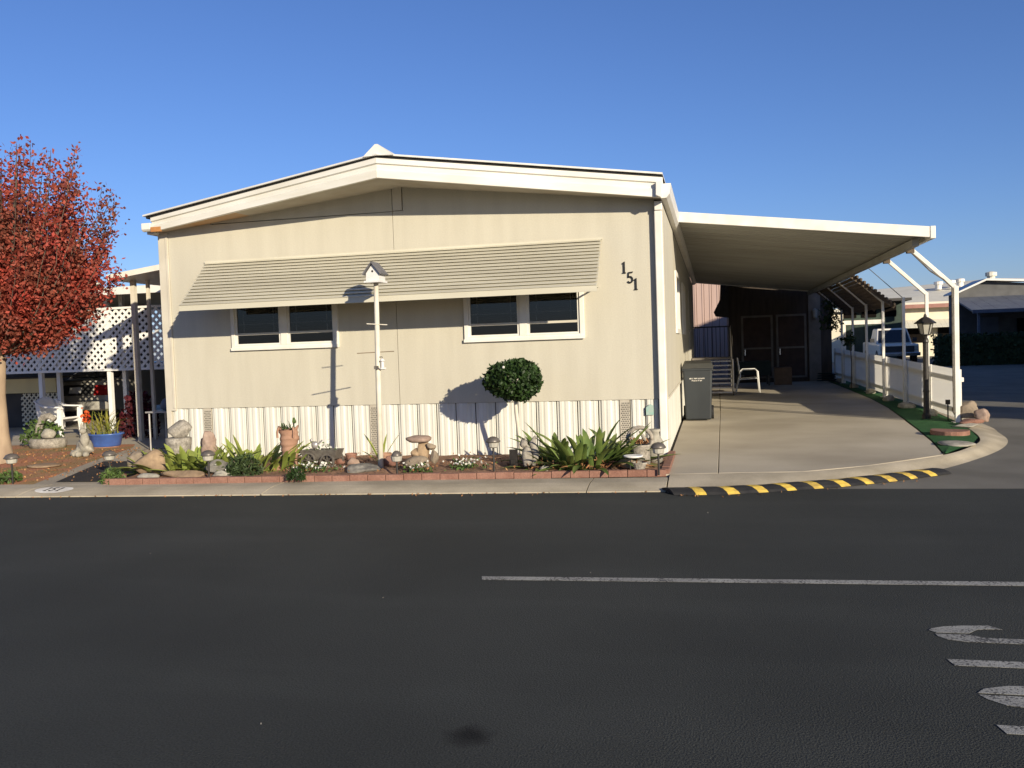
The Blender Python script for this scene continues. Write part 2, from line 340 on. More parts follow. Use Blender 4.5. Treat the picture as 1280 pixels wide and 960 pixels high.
# kerb: rolled concrete strip, split at its joints
kerb_t = tag(bpy.data.objects.new('kerb',None),kind='structure'); C.objects.link(kerb_t); ORG[kerb_t.name]=(0,0,0)
def bricky(x): return 9.50+.10*(x+7.3) if x<-.5 else 10.18
def kerb_strip(fr,bk,name='kerb_section',zt=.06):
    rows=[]
    for (a,b) in zip(fr,bk):
        a=np.array(a);b=np.array(b)
        rows.append([(a[0],a[1],-.01),(a[0],a[1],.012),(*(a*.72+b*.28),.045),(*(a*.5+b*.5),zt),(b[0],b[1],zt+.002),(b[0],b[1],-.01)])
    mb=MB().sheet(rows); mb.f.append(tuple(range(5,-1,-1))); mb.f.append(tuple(len(mb.v)-6+i for i in range(6)))
    return mb.build(name,'kerb',kerb_t)
js=[-30,-20,-14,-11.2,-8.15,-5.05,-1.36,-.52]
for a,b in zip(js[:-1],js[1:]):
    xs=np.linspace(a+.006,b-.006,6)
    kerb_strip([(x,kerbY(x)) for x in xs],[(x,9.49+.068*(x+8.9)+.0) for x in xs])
# driveway apron and the bend round the corner
apf=[(-.51,9.46),(.1,9.52),(.6,9.70),(1.3,10.10),(2.3,10.92),(3.1,11.93),(3.68,12.95),(4.03,13.9),(4.22,15.0),(4.36,16.1),(4.5,19),(4.6,24),(4.7,32)]
apb=[(-.51,10.17),(.03,10.72),(.45,10.30),(.95,10.35),(1.7,10.80),(2.74,11.74),(3.35,12.75),(3.62,13.5),(3.80,14.6),(3.95,16.1),(4.1,19),(4.18,24),(4.3,32)]
def dens(L,k=5):
    out=[]
    for p,q in zip(L[:-1],L[1:]):
        for i in range(k): t=i/k; out.append((p[0]*(1-t)+q[0]*t,p[1]*(1-t)+q[1]*t))
    return out+[L[-1]]
apb[1]=(.1,10.25)
def smooth_pl(L,k=8):
    L=[np.array(p,float) for p in L]; out=[]
    for i in range(len(L)-1):
        p0,p1,p2,p3=L[max(i-1,0)],L[i],L[i+1],L[min(i+2,len(L)-1)]
        for j in range(k):
            t=j/k; out.append(tuple(.5*((2*p1)+(-p0+p2)*t+(2*p0-5*p1+4*p2-p3)*t*t+(-p0+3*p1-3*p2+p3)*t**3)))
    return out+[tuple(L[-1])]
rows=[]
for a,b in zip(smooth_pl(apf),smooth_pl(apb)):
    a=np.array(a);b=np.array(b); rows.append([(*(a*(1-t)+b*t),z) for t,z in ((-.25,-.008),(0,.004),(.25,.028),(.5,.055),(.75,.072),(1,.0785))])
MB().sheet(rows).build('kerb_section','kerb',kerb_t,smooth=True)

# driveway slabs
drive = tag(bpy.data.objects.new('driveway',None),kind='structure'); C.objects.link(drive); ORG[drive.name]=(0,0,0)
MB().add([(-.6,10.1,.05),(.4,10.2,.05),(1.7,10.7,.05),(2.74,11.7,.05),(3.7,16,.05),(3.9,32,.05),(-1.3,34,.05)],[(0,1,2,3,4,5,6)]).build('slab_base','joint_shadow',drive)
def slab(poly): MB().prism(poly,.0,.08).build('slab','concrete',drive,bevel=.006)
slab([(-.575,10.16),(.022,10.26),(.119,19.22),(-.575,19.7)])
slab([(-.575,19.72),(.115,19.24),(.19,30.9),(-.575,30.9)])
slab([(.030,10.262),(.45,10.31),(.95,10.36),(1.7,10.81),(2.735,11.75),(2.92,13.2),(3.08,14.9),(3.20,16.35),(2.3,17.15),(.127,19.205)])
slab([(.131,19.225),(2.3,17.17),(3.21,16.37),(3.36,18.2),(3.42,19.0),(2.1,20.2),(.14,20.95)])  # oblique gaps draw thin shadow lines across the concrete as joints
slab([(.14,20.97),(2.1,20.22),(3.43,19.02),(3.56,21.8),(3.62,25.8),(3.66,30.9),(.205,30.9)])

# artificial turf strip beside the driveway
tl=[(2.755,11.78),(2.94,13.2),(3.10,14.9),(3.26,16.7),(3.46,19.3),(3.57,21.8),(3.63,25.8),(3.68,31)]
tr=[(2.775,11.79),(3.34,12.80),(3.61,13.55),(3.78,14.6),(3.93,16.1),(4.06,19),(4.14,24),(4.2,31)]
T=MB().sheet([[(a[0],a[1],.085),((a[0]+b[0])/2,(a[1]+b[1])/2,.1),(b[0],b[1],.088)] for a,b in zip(dens(tl),dens(tr))])
tag(T.build('turf_strip','turf'),'strip of green artificial turf between driveway and white fence','turf',kind='stuff')

# left yard: mulch, concrete walk, black walk
struct('yard_soil', MB().add([(-40,8.0,.05),(-8.9,9.5,.05),(-8.35,9.56,.05),(-9.25,11.85,.05),(-9.9,13.6,.05),(-10.2,14.2,.05),(-40,14.2,.05)],[(0,1,2,3,4,5,6)]),'mulch')
struct('yard_concrete', MB().add([(-8.45,9.50,.052),(-7.3,9.56,.052),(-7.2,9.9,.052),(-8.0,11.9,.052),(-8.04,40,.052),(-40,40,.052),(-40,14.15,.052),(-10.3,14.15,.052),(-9.95,13.6,.052),(-9.35,11.8,.052)],[tuple(range(10))]),'concrete')
struct('black_path', MB().add([(-8.28,9.74,.058),(-7.02,9.80,.058),(-7.6,10.6,.058),(-8.42,11.75,.058),(-9.12,11.75,.058)],[(0,1,2,3,4)]),'path_black')
# scattered leaves on the mulch and path
P=[(random.uniform(-11.8,-8.6),random.uniform(9.7,13.5),.062) for _ in range(900)]+[(random.uniform(-8.9,-7.3),random.uniform(9.8,11.7),.066) for _ in range(60)]
mb=leaves(MB(),P,.04,.022); tag(mb.build('leaf_litter','leaf_litter',fixn=False),'scattered dry red and brown leaves on the yard under the red tree','leaves',kind='stuff')
P=[(random.uniform(-6,4),random.uniform(2.5,9.2),.008) for _ in range(22)]
mb=leaves(MB(),P,.012,.008); tag(mb.build('road_grit','pebble',fixn=False),'tiny pale pebbles and crumbs scattered over the dark road','grit',kind='stuff')

P=[]
for _ in range(130):
    x=random.uniform(-9,2.2); P.append((x,(kerbY(x) if x<-.5 else np.interp(x,[-.5,.04,.53,1.2,1.74,2.44],[9.2,9.22,9.38,9.66,10.0,10.5]))-abs(random.gauss(0,.07))-.01,.010))
mb=leaves(MB(),P,.03,.016); tag(mb.build('gutter_litter','leaf_litter',fixn=False),'thin line of dry leaf bits along the kerb edge of the road','leaves',kind='stuff')
# garden bed soil and brick edging
soil=MB(); rows=[]
for i in range(61):
    x=-7.3+i*(6.72/60); y0=bricky(x)+.06; row=[]
    for j in range(17):
        y=y0+(11.89-y0)*j/16; row.append((x,y,.10+.05*math.sin(j/16*math.pi)*(.6+.4*math.sin(x*2.1+j))+random.uniform(-.012,.012)))
    rows.append(row)
soil.sheet(rows); bed=struct('garden_bed',soil,'soil',smooth=True)
nb=31; x0=-7.3; x1=-.555
bk=MB().obox((0,0,0),.209,.095,.075)
ORG['_z']=(0,0,0)
def brick_at(x,y,rz,z=.055):
    mb=MB().obox((x,y,z+random.uniform(-.004,.004)),.2135,.095,.078,rz+random.uniform(-.008,.008)); return mb.build('brick','brick',bed,bevel=.006)
for i in range(nb):
    x=x0+(i+.5)*(x1-x0)/nb; brick_at(x,bricky(x)+.02,math.atan(.10))
for i in range(8): brick_at(-.565,10.31+i*.213,math.pi/2)
brick_at(-7.36,9.62,math.pi/2); brick_at(-7.42,9.84,math.pi/2+.2)

# road paint
tag(MB().prism([(-1.61,5.905),(-1.585,5.82),(3.2,6.06),(14,6.65),(14,6.75),(3.2,6.155)],.0025,.0035).build('lane_line','paint'),'long worn white lane line painted across the dark road','road marking')
stop=thing('road_lettering','worn white stencilled STOP lettering painted on the road','road marking',(1.09,5.1,.003))
def lt(polys,X0=1.09):
    mb=MB()
    for q in polys: mb.prism(q,.0025,.0035)
    mb.build('letter','paint',stop)
lt([[(1.09,5.05),(1.115,5.085),(1.18,5.12),(1.28,5.145),(1.41,5.16),(1.465,5.10),(1.40,5.098),(1.34,5.085),(1.28,5.015),(1.12,5.012)],
    [(1.11,4.99),(1.115,4.95),(1.15,4.905),(1.24,4.875),(1.60,4.87),(2.1,4.90),(2.3,4.96),(2.25,5.0),(2.0,4.96),(1.6,4.945),(1.34,4.95),(1.28,4.992)],
    [(2.3,4.98),(2.4,5.08),(2.9,5.16),(3.3,5.12),(3.42,5.04),(3.3,5.03),(3.1,5.08),(2.8,5.08),(2.55,5.03),(2.45,4.98)],[(3.42,5.02),(3.4,4.93),(3.25,4.88),(3.0,4.87),(3.02,4.94),(3.2,4.96),(3.3,5.02)]])
lt([[(1.075,4.605),(1.09,4.52),(3.1,4.53),(3.1,4.615)],[(3.12,4.72),(3.12,4.42),(3.4,4.42),(3.4,4.72)]])
lt([[(1.10,4.185),(1.14,4.24),(1.25,4.285),(1.40,4.30),(3.0,4.31),(3.25,4.28),(3.4,4.19),(3.1,4.185),(3.0,4.22),(1.55,4.22),(1.4,4.185)],
    [(1.10,4.165),(1.12,4.12),(1.18,4.06),(1.3,4.03),(3.0,4.04),(3.25,4.07),(3.4,4.165),(3.1,4.165),(3.0,4.12),(1.5,4.115),(1.38,4.165)]])
lt([[(1.08,3.85),(1.095,3.77),(3.4,3.78),(3.4,3.86)],[(3.4,3.76),(3.3,3.62),(2.8,3.56),(2.3,3.6),(2.15,3.76),(2.3,3.76),(2.4,3.66),(2.8,3.64),(3.1,3.66),(3.2,3.76)]])
# oval house number on the kerb
def digit(ch):       # polygons in a unit box: width .6, height 1
    if ch=='1': return [[(.18,0),(.50,0),(.50,.07),(.42,.10),(.42,1),(.34,1),(.16,.86),(.18,.80),(.27,.83),(.27,.10),(.18,.07)]]
    arc=[]; n=12
    cx,cy,ro,ri=.27,.32,.32,.19
    A=[math.radians(a) for a in np.linspace(-150,125,n)]
    out=[(cx+ro*.92*math.cos(a),cy+ro*math.sin(a)) for a in A]; inn=[(cx+ri*.92*math.cos(a),cy+ri*math.sin(a)) for a in A]
    quads=[[out[i],out[i+1],inn[i+1],inn[i]] for i in range(n-1)]
    return quads+[[(.06,.48),(.17,.50),(.20,.86),(.09,.90)],[(.09,.90),(.20,.86),(.50,.88),(.56,1.0),(.12,.97)],[(.06,.48),(.17,.50),(.2,.58),(.1,.57)]]
ov=thing('kerb_number','white painted oval with the number 151 on the kerb','house number',(-7.83,9.12,.02))
def kz(x,y):      # kerb top height under a point
    a=kerbY(x); b=9.49+.068*(x+8.9); t=(y-a)/(b-a); return np.interp(t,[0,.28,.5,1],[.012,.045,.06,.062])
oc=np.array((-7.83,9.175))
E_=[(oc[0]+.25*math.cos(t),oc[1]+.14*math.sin(t)) for t in np.linspace(0,2*math.pi,40,endpoint=False)]
mb=MB(); rr=[]
for k in (1,.66,.33,.02): rr.append([(oc[0]+(x-oc[0])*k,oc[1]+(y-oc[1])*k,kz(oc[0]+(x-oc[0])*k,oc[1]+(y-oc[1])*k)+.004) for x,y in E_+[E_[0]]])
mb.sheet(rr); mb.build('oval','paint_white',ov)
for k,ch in enumerate('151'):
    mb=MB()
    for q in digit(ch):
        mb.add([(oc[0]-.125+k*.085+x*.13,oc[1]-.075+y*.15,kz(oc[0],oc[1]-.075+y*.15)+.009) for x,y in q],[tuple(range(len(q)))])
    mb.build('digit','black',ov)

# ================================================================== HOUSE
YW=11.87; XL,XR,XC=-8.05,-.60,-4.30
def top(x): return 3.50+(x-XL)*.131 if x<XC else 3.991-(x-XC)*.141
house=thing('house','beige mobile home numbered 151 with white skirting, striped window awning and low gable','house',(-4.3,11.87,.05))
def holes(mb,x0,x1,z0,z1,y0,y1,hs):
    xs=sorted({x0,x1,*[h[0] for h in hs],*[h[1] for h in hs]})
    for a,b in zip(xs[:-1],xs[1:]):
        zs=sorted([(h[2],h[3]) for h in hs if h[0]<=a+1e-6 and h[1]>=b-1e-6]); z=z0
        for p,q in zs: mb.box(a,b,y0,y1,z,p); z=q
        mb.box(a,b,y0,y1,z,z1)
    return mb
WIN=[(-6.90,-5.24,1.69,2.62),(-3.335,-1.69,1.69,2.62)]
mb=holes(MB(),-7.895,-4.346,.83,3.20,YW,YW+.09,[WIN[0]]); mb.prismY([(-7.895,3.20),(-4.346,3.20),(-4.346,3.54),(-7.18,3.54),(-7.28,top(-7.28)),(-7.895,top(-7.895))],YW,YW+.09); mb.build('wall_panel','wall',house)
mb=MB().prismY([(-7.17,3.552),(-4.346,3.548),(-4.346,top(-4.346)),(-7.17,top(-7.17))],YW,YW+.09); mb.build('wall_panel','wall',house)
mb=holes(MB(),-4.338,-.71,.83,3.20,YW,YW+.09,[WIN[1]]); mb.prismY([(-4.338,3.20),(-.71,3.20),(-.71,top(-.71)),(-4.185,top(-4.185)),(-4.185,3.545),(-4.338,3.545)],YW,YW+.09); mb.build('wall_panel','wall',house)
MB().prismY([(-4.335,3.555),(-4.20,3.555),(-4.20,top(-4.2)),(-4.30,top(-4.3)),(-4.335,top(-4.335))],YW-.006,YW+.08).build('batten','wall_trim',house)
MB().box(-8.0,-.65,YW+.03,YW+.085,.82,1.65).build('backing','dark_strip',house)
# corner boards
MB().prismY([(-8.06,.06),(-7.985,.06),(-7.985,.80),(-7.90,.80),(-7.90,top(-7.9)),(-8.06,top(-8.05))],YW-.018,YW+.06).build('corner_board','wall_trim',house,bevel=.004)
MB().box(-7.935,-7.905,YW-.03,YW-.0185,.84,3.40).build('corner_bead','wall_trim',house)
MB().box(-.705,-.605,YW-.09,YW-.002,.06,3.30).build('downspout','white',house,bevel=.012)
MB().box(-.665,-.598,YW-.001,YW+.12,.06,3.38).build('corner_board','wall_trim',house)
MB().box(-.70,-.60,YW-.11,YW-.002,3.30,3.42).build('downspout_head','white',house,bevel=.01)
# side and rear walls
YE=30.2
MB().hexa([(XL,YW+.061,.06),(XL+.1,YW+.061,.06),(XL+.1,YE,.06),(XL,YE,.06),(XL,YW+.061,3.43),(XL+.1,YW+.061,3.43),(XL+.1,YE,3.43),(XL,YE,3.43)]).build('side_wall','wall',house)
SW=[(15.3,16.7,1.75,2.75),(18.6,20.2,1.75,2.75)]
mb=MB()
ys=[YW+.121,15.3,16.7,18.6,20.2,23.9,24.85,YE]
for a,b in zip(ys[:-1],ys[1:]):
    h=[s for s in SW if s[0]==a]
    if h: mb.box(XR-.1,XR,a,b,.83,1.75); mb.box(XR-.1,XR,a,b,2.75,3.40)
    elif a==23.9: mb.box(XR-.1,XR,a,b,2.95,3.40)
    else: mb.box(XR-.1,XR,a,b,.83,3.40)
mb.build('side_wall','wall',house)
for i in range(60):
    y=YW+.13+i*.305
    if y+.3<YE: MB().prism([(-.64,y),(-.622,y+.004),(-.615,y+.10),(-.625,y+.12),(-.625,y+.18),(-.615,y+.2),(-.622,y+.296),(-.64,y+.30)],.06,.826).build('skirting_panel','skirt',house)
MB().box(XR-.03,XR+.012,YW+.13,YE,.815,.85).build('skirting_rail','wall_trim',house)
MB().box(XL,XR,YE,YE+.1,.06,3.5).build('rear_wall','wall',house)
MB().box(XL+.1,XR-.1,YW+.1,YE,.74,.80).build('floor','dark_room',house)
dr=MB().box(XR-.06,XR-.01,23.93,24.82,.84,2.93).build('door','white',house); MB().tube([(XR-.01,24.05,1.85),(XR+.05,24.05,1.85)],.03).build('handle','steel',dr)
def window(x0,x1,z0,z1):
    wn=MB()
    for a in ((x0-.015,x0+.045),(x1-.045,x1+.015)): wn.box(a[0],a[1],YW-.035,YW+.05,z0-.015,z1+.015)
    wn.box(x0+.045,x1-.045,YW-.035,YW+.05,z0-.015,z0+.05); wn.box(x0+.045,x1-.045,YW-.035,YW+.05,z1-.045,z1+.015)
    xm=(x0+x1)/2; wn.box(xm-.055,xm+.055,YW-.03,YW+.05,z0+.05,z1-.045)
    o=wn.build('window','white',house,bevel=.005)
    MB().box(x0-.02,x1+.02,YW-.05,YW-.036,z0-.02,z0+.022).build('sill','white',o)
    for a,b in ((x0+.046,xm-.056),(xm+.056,x1-.046)):
        f=MB(); f.box(a,a+.03,YW-.012,YW+.03,z0+.052,z1-.05); f.box(b-.03,b,YW-.012,YW+.03,z0+.052,z1-.05); f.box(a+.03,b-.03,YW-.012,YW+.03,z0+.052,z0+.075)
        f.build('sash','white',o)
        MB().box(a+.03,b-.03,YW+.005,YW+.009,z0+.075,z1-.05).build('pane','glass',o)
        MB().box(a+.03,b-.03,YW-.006,YW+.004,z0+.20,z0+.232).build('sash_rail','wall_trim',o)
        g=MB()
        for t in (.17,.83): xx=a+(b-a)*t; g.box(xx-.006,xx+.006,YW+.016,YW+.024,z0+.24,z1-.05)
        for t in (.36,.9): zz=z0+t; g.box(a+.03,b-.03,YW+.0165,YW+.0235,zz-.005,zz+.005)
        g.build('muntin','white',o)
        bl=MB()
        for k in range(22): zz=z0+.28+k*.03; bl.hexa([(a+.02,YW+.11,zz),(b-.02,YW+.11,zz),(b-.02,YW+.13,zz+.012),(a+.02,YW+.13,zz+.012),(a+.02,YW+.11,zz+.002),(b-.02,YW+.11,zz+.002),(b-.02,YW+.13,zz+.014),(a+.02,YW+.13,zz+.014)])
        bl.build('blind','dark_wall',o)
    MB().box(x0-.2,x1+.2,YW+.42,YW+.44,z0-.5,z1+.4).build('dark_interior','dark_room',o)  # near-black sheet stands in for the unlit room behind the panes
for q in WIN: window(*q)
for y0,y1,z0,z1 in SW:
    o=MB().box(XR-.02,XR+.03,y0-.03,y0+.05,z0-.03,z1+.03).box(XR-.02,XR+.03,y1-.05,y1+.03,z0-.03,z1+.03).box(XR-.02,XR+.03,y0+.05,y1-.05,z0-.03,z0+.05).box(XR-.02,XR+.03,y0+.05,y1-.05,z1-.05,z1+.03).build('window','white',house)
    MB().box(XR-.04,XR-.035,y0+.05,y1-.05,z0+.05,z1-.05).build('pane','car_glass',o)
# skirting on the front, panel by panel, with ribs
xs=-7.985; k=0
vents=[(-7.47,-7.33),(-4.815,-4.675),(-1.24,-1.10)]
edges=[-7.985,-7.745]; x=-7.745
def skpanel(a,b):
    W_=b-a; Y_=YW+.03; pts=[(a+.012,Y_-.004),(a+.10*W_,Y_-.004),(a+.17*W_,Y_-.022),(a+.30*W_,Y_-.022),(a+.34*W_,Y_-.018),(a+.40*W_,Y_-.018),(a+.44*W_,Y_-.022),(a+.58*W_,Y_-.022),(a+.66*W_,Y_-.004),(a+.76*W_,Y_-.004),(a+.79*W_,Y_-.008),(a+.84*W_,Y_-.008),(a+.87*W_,Y_-.004),(b-.012,Y_-.004)]
    poly=[(a+.006,YW+.04)]+[(a+.007,YW+.03)]+pts+[(b-.007,YW+.03),(b-.006,YW+.04)]
    MB().prism(poly,.06,.826).build('skirting_panel','skirt',house)
brk=[-7.985,-7.73]
for va,vb in vents:
    a=brk[-1]; n=max(1,round((va-a)/.285))
    for i in range(n): skpanel(a+(va-a)*i/n,a+(va-a)*(i+1)/n)
    o=MB().box(va+.003,vb-.003,YW+.012,YW+.04,.06,.826).build('skirting_vent','vent',house)
    hm=MB()
    for r_ in range(26):
        for c_ in range(5): zx=va+.022+c_*.022+(r_%2)*.011; zz=.10+r_*.027; hm.box(zx,zx+.010,YW+.0085,YW+.0115,zz,zz+.014)
    tag(hm.build('vent_holes','dark_strip',o),kind='stuff'); brk.append(vb)
skpanel(-7.985,-7.73); a=brk[-1]
skpanel(a,a+.2); skpanel(a+.2,-.715)
MB().box(-7.985,-.71,YW+.041,YW+.06,.06,.826).build('skirting_backing','dark_strip',house)
MB().box(-7.985,-.71,YW+.02,YW+.05,.827,.829).build('skirting_gap','dark_strip',house)
# house number on the wall
for ch,x,z in (('1',-1.17,2.51),('5',-1.085,2.375),('1',-1.02,2.285)):
    mb=MB()
    for q in digit(ch): mb.prismY([(x+u*.15*.95,z+v*.155) for u,v in q],YW-.018,YW-.003)
    mb.build('house_number','black',house)
MB().prismY([(-.885,.62),(-.785,.62),(-.785,.74),(-.83,.765),(-.885,.72)],YW-.02,YW-.008).build('meter_tag','sign_teal',house)

# roof: fascia along a slightly prowed front edge
FL,FP,FR=np.array((-8.10,11.63)),np.array((-4.207,11.0)),np.array((-.57,11.55))
ZL,ZP,ZR=3.45,3.855,3.425
prof=[(0,0),(0,.095),(-.012,.105),(-.022,.12),(-.022,.175),(.004,.19),(.004,.255),(-.03,.262),(-.05,.262),(-.05,0)]
def fas(A,za,ha,Bp,zb,hb,name='fascia'):
    d=norm(Bp-A); o=np.array((d[1],-d[0]))      # outwards (towards -Y)
    rows=[]
    for P_,z,h in ((A,za,ha),(Bp,zb,hb)):
        rows.append([(P_[0]+o[0]*u,P_[1]+o[1]*u,z+v*h) for u,v in prof]+[(P_[0]+o[0]*prof[0][0],P_[1]+o[1]*prof[0][0],z)])
    mb=MB().sheet(rows); n=len(prof); mb.f.append(tuple(range(n))); mb.f.append(tuple(2*n+1-1-i for i in range(n)))
    return mb.build(name,'fascia',house)
fas(FL+np.array((.09,0)),ZL+.01,.80,FP-np.array((.02,0)),ZP,1.0); fas(FP+np.array((-.015,0)),ZP,1.0,FR,ZR,1.0)
MB().box(FL[0]+.10,FL[0]+.27,FL[1]-.030,FL[1]-.006,ZL+.006,ZL+.075).build('rotten_board','rust',house)
MB().prismX([(FL[1]-.02,ZL+.05),(FL[1]-.02,ZL+.14),(FL[1]+.06,ZL+.14),(FL[1]+.06,ZL+.02),(FL[1]+.01,ZL+.02)],FL[0]-.06,FL[0]+.085).build('gutter_end','white',house,bevel=.006)
# soffits
def soff(A,za,Bp,zb,m):
    MB().add([(A[0],A[1],za+.004),(Bp[0],Bp[1],zb+.004),(Bp[0],YW+.05,zb+.02),(A[0],YW+.05,za+.02)],[(0,1,2,3)]).build('soffit',m,house)
q=FL+(FP-FL)*.40
soff(FL+np.array((.09,0)),ZL+.005,q,ZL+(ZP-ZL)*.40,'soffit_stain'); soff(q,ZL+(ZP-ZL)*.40,FP,ZP,'soffit'); soff(FP,ZP,FR,ZR,'soffit')
def roofside(A,za,ha,Bp,zb,hb,lift,t,m,name,back,xo=0):
    za+=.262*ha+lift; zb+=.262*hb+lift
    return MB().hexa([(A[0]-xo,A[1]+back,za),(Bp[0],Bp[1]+back,zb),(Bp[0],YE+.3,zb),(A[0]-xo,YE+.3,za),(A[0]-xo,A[1]+back,za+t),(Bp[0],Bp[1]+back,zb+t),(Bp[0],YE+.3,zb+t),(A[0]-xo,YE+.3,za+t)]).build(name,m,house)
roofside(FL,ZL,.8,FP,ZP,1,.001,.028,'dark_strip','eave_shadow_gap',.02); roofside(FP,ZP,1,FR,ZR,1,.001,.028,'dark_strip','eave_shadow_gap',.02)  # dark strip paints the shadow gap under the roof edge
roofside(FL,ZL,.8,FP,ZP,1,.030,.022,'roof','roof',-.02,.03); roofside(FP,ZP,1,FR,ZR,1,.030,.022,'roof','roof',-.02)
MB().prismY([(-4.207-.19,4.135),(-4.207-.02,4.285),(-4.207+.02,4.285),(-4.207+.23,4.13),(-4.207,4.14)],10.99,YE).build('ridge_cap','roof',house)
# gutter along the right eave
MB().prismY([(-.60,3.42),(-.53,3.42),(-.49,3.47),(-.47,3.60),(-.60,3.60)],11.55,YE).build('gutter','white',house)
MB().prismY([(-.66,3.45),(-.60,3.42),(-.58,3.47),(-.565,3.62),(-.655,3.62)],11.47,11.545).build('gutter_end','white',house,bevel=.008)
MB().box(XL-.1,XL+.02,FL[1]+.1,YE,3.44,3.56).build('gutter','white',house)

# window awning: overlapping slats
aw=MB().bar((-7.29,11.845,2.99),(-1.40,11.845,2.99),.03,.03).build('awning','awning',house)
S0=np.array((0,11.86,2.985)); SV=np.array((0,-.93,-.715)); L=np.linalg.norm(SV); sv=SV/L; nv=np.array((0,-.715,.93))/L
ns=14; p_=(L-.05)/ns
def axl(t): return -7.275+.10*t
def axr(t): return -1.41+.03*t
for i in range(ns):
    a=S0+sv*(i*p_-(.05 if i else 0))+nv*(-.012 if i else .002); b=S0+sv*((i+1)*p_+.006)+nv*.024; t0,t1=i/ns,(i+1)/ns
    q=[(axl(t0),a),(axr(t0),a),(axr(t1),b),(axl(t1),b)]
    MB().hexa([(x_,*pp[1:]) for x_,pp in q]+[(x_,*(pp+nv*.004)[1:]) for x_,pp in q]).build('slat','awning',aw)
e=S0+sv*(L-.05)+nv*.012
MB().hexa([(axl(1),e[1],e[2]-.07),(axr(1),e[1],e[2]-.07),(axr(1),e[1]+.02,e[2]-.07),(axl(1),e[1]+.02,e[2]-.07),(axl(1),e[1]-.004,e[2]+.012),(axr(1),e[1]-.004,e[2]+.012),(axr(1),e[1]+.016,e[2]+.012),(axl(1),e[1]+.016,e[2]+.012)]).build('valance','awning',aw)
for x in (-7.1,-4.34,-1.5):
    MB().bar((x,11.85,2.95),(x,10.99,2.29),.02,.025).build('rafter','awning',aw)
    MB().bar((x+.03,11.86,2.36),(x+.03,10.99,2.28),.015,.02).build('arm','awning',aw)
# left side porch roof
pch=thing('porch_roof','low white porch roof on two posts at the left side of the house','porch',(-9.5,14.3,.05))
MB().hexa([(-10.83,14.3,3.06),(-8.06,14.3,3.40),(-8.06,22,3.40),(-10.83,22,3.06),(-10.83,14.3,3.16),(-8.06,14.3,3.50),(-8.06,22,3.50),(-10.83,22,3.16)]).build('roof','white',pch)
MB().bar((-10.6,14.75,.052),(-10.6,14.75,3.08),.085,.085).build('post','pole',pch); MB().bar((-10.43,14.95,.052),(-10.43,14.95,3.09),.055,.055).build('post','pole',pch)
MB().bar((-10.6,18.5,.052),(-10.6,18.5,3.08),.085,.085).build('post','pole',pch)

# ================================================================== CARPORT
cp=thing('carport','white flat carport roof on angled white posts over the driveway','carport',(1.4,15.8,.08))
CX0,CX1,CZ0,CZ1,CY0,CY1=-.52,3.30,3.50,3.02,14.58,30.6
def cz(x): return CZ0+(x-CX0)*(CZ1-CZ0)/(CX1-CX0)
mb=MB(); rows=[]
npan=53; prof=[]
for i in range(npan):
    y=CY0+.06+i*.30; prof+=[(y,.02),(y+.02,.0),(y+.14,.0),(y+.16,.02),(y+.28,.02)]
MB().sheet([[(CX0,y,CZ0+.02+z) for y,z in prof],[(CX1,y,CZ1+.02+z) for y,z in prof]]).build('roof_pan','carport_soffit',cp)
MB().hexa([(CX0,CY0+.04,CZ0+.06),(CX1,CY0+.04,CZ1+.06),(CX1,CY1,CZ1+.06),(CX0,CY1,CZ0+.06),(CX0,CY0+.04,CZ0+.085),(CX1,CY0+.04,CZ1+.085),(CX1,CY1,CZ1+.085),(CX0,CY1,CZ0+.085)]).build('roof','roof',cp)
def ffas(y0,y1): return MB().hexa([(CX0,y0,CZ0),(CX1-.05,y0,cz(CX1-.05)),(CX1-.05,y1,cz(CX1-.05)),(CX0,y1,CZ0),(CX0,y0,CZ0+.165),(CX1-.05,y0,cz(CX1-.05)+.165),(CX1-.05,y1,cz(CX1-.05)+.165),(CX0,y1,CZ0+.165)])
ffas(CY0,CY0+.05).build('fascia','white',cp,bevel=.006); ffas(CY1,CY1+.05).build('fascia','white',cp)
MB().box(CX1-.046,CX1+.03,CY0-.012,CY1+.05,CZ1-.015,CZ1+.175).build('gutter','white',cp,bevel=.008)
MB().box(3.06,3.16,CY0+.3,CY1,2.93,3.035).build('beam','carport_soffit',cp)
PY=[15.8,17.84,19.9,22.2,24.5,26.8,29.0]
for i,y in enumerate(PY):
    r=.037 if i==0 else .030
    ht=2.33 if i<3 else 2.36
    MB().box(3.9-r,3.9+r,y-r,y+r,.08,ht).build('post','white',cp,bevel=.008)
    MB().box(3.9-.08,3.9+.08,y-.08,y+.08,.08,.10).build('base_plate','steel',cp)
    if i<2 or i>=3:
        o=MB().bar((3.885,y,ht-.02),(3.24,y,2.95),.065 if i<2 else .045,.065 if i<2 else .045,up=(0,1,0)).build('brace','white',cp,bevel=.008)
        if i<2: MB().box(3.16,3.27,y-.06,y+.06,2.90,3.02).build('bracket','bark_grey',o)
    elif i==2: MB().tube([(3.88,y,ht),(3.22,y,2.98)],.008,5).build('cable','iron',cp)
MB().tube([(3.22,15.73,2.90),(3.5,15.73,2.59),(3.58,15.73,2.53),(3.70,15.73,2.44),(3.83,15.74,2.30),(3.83,15.74,.25)],.012,6).build('conduit','tin',cp)
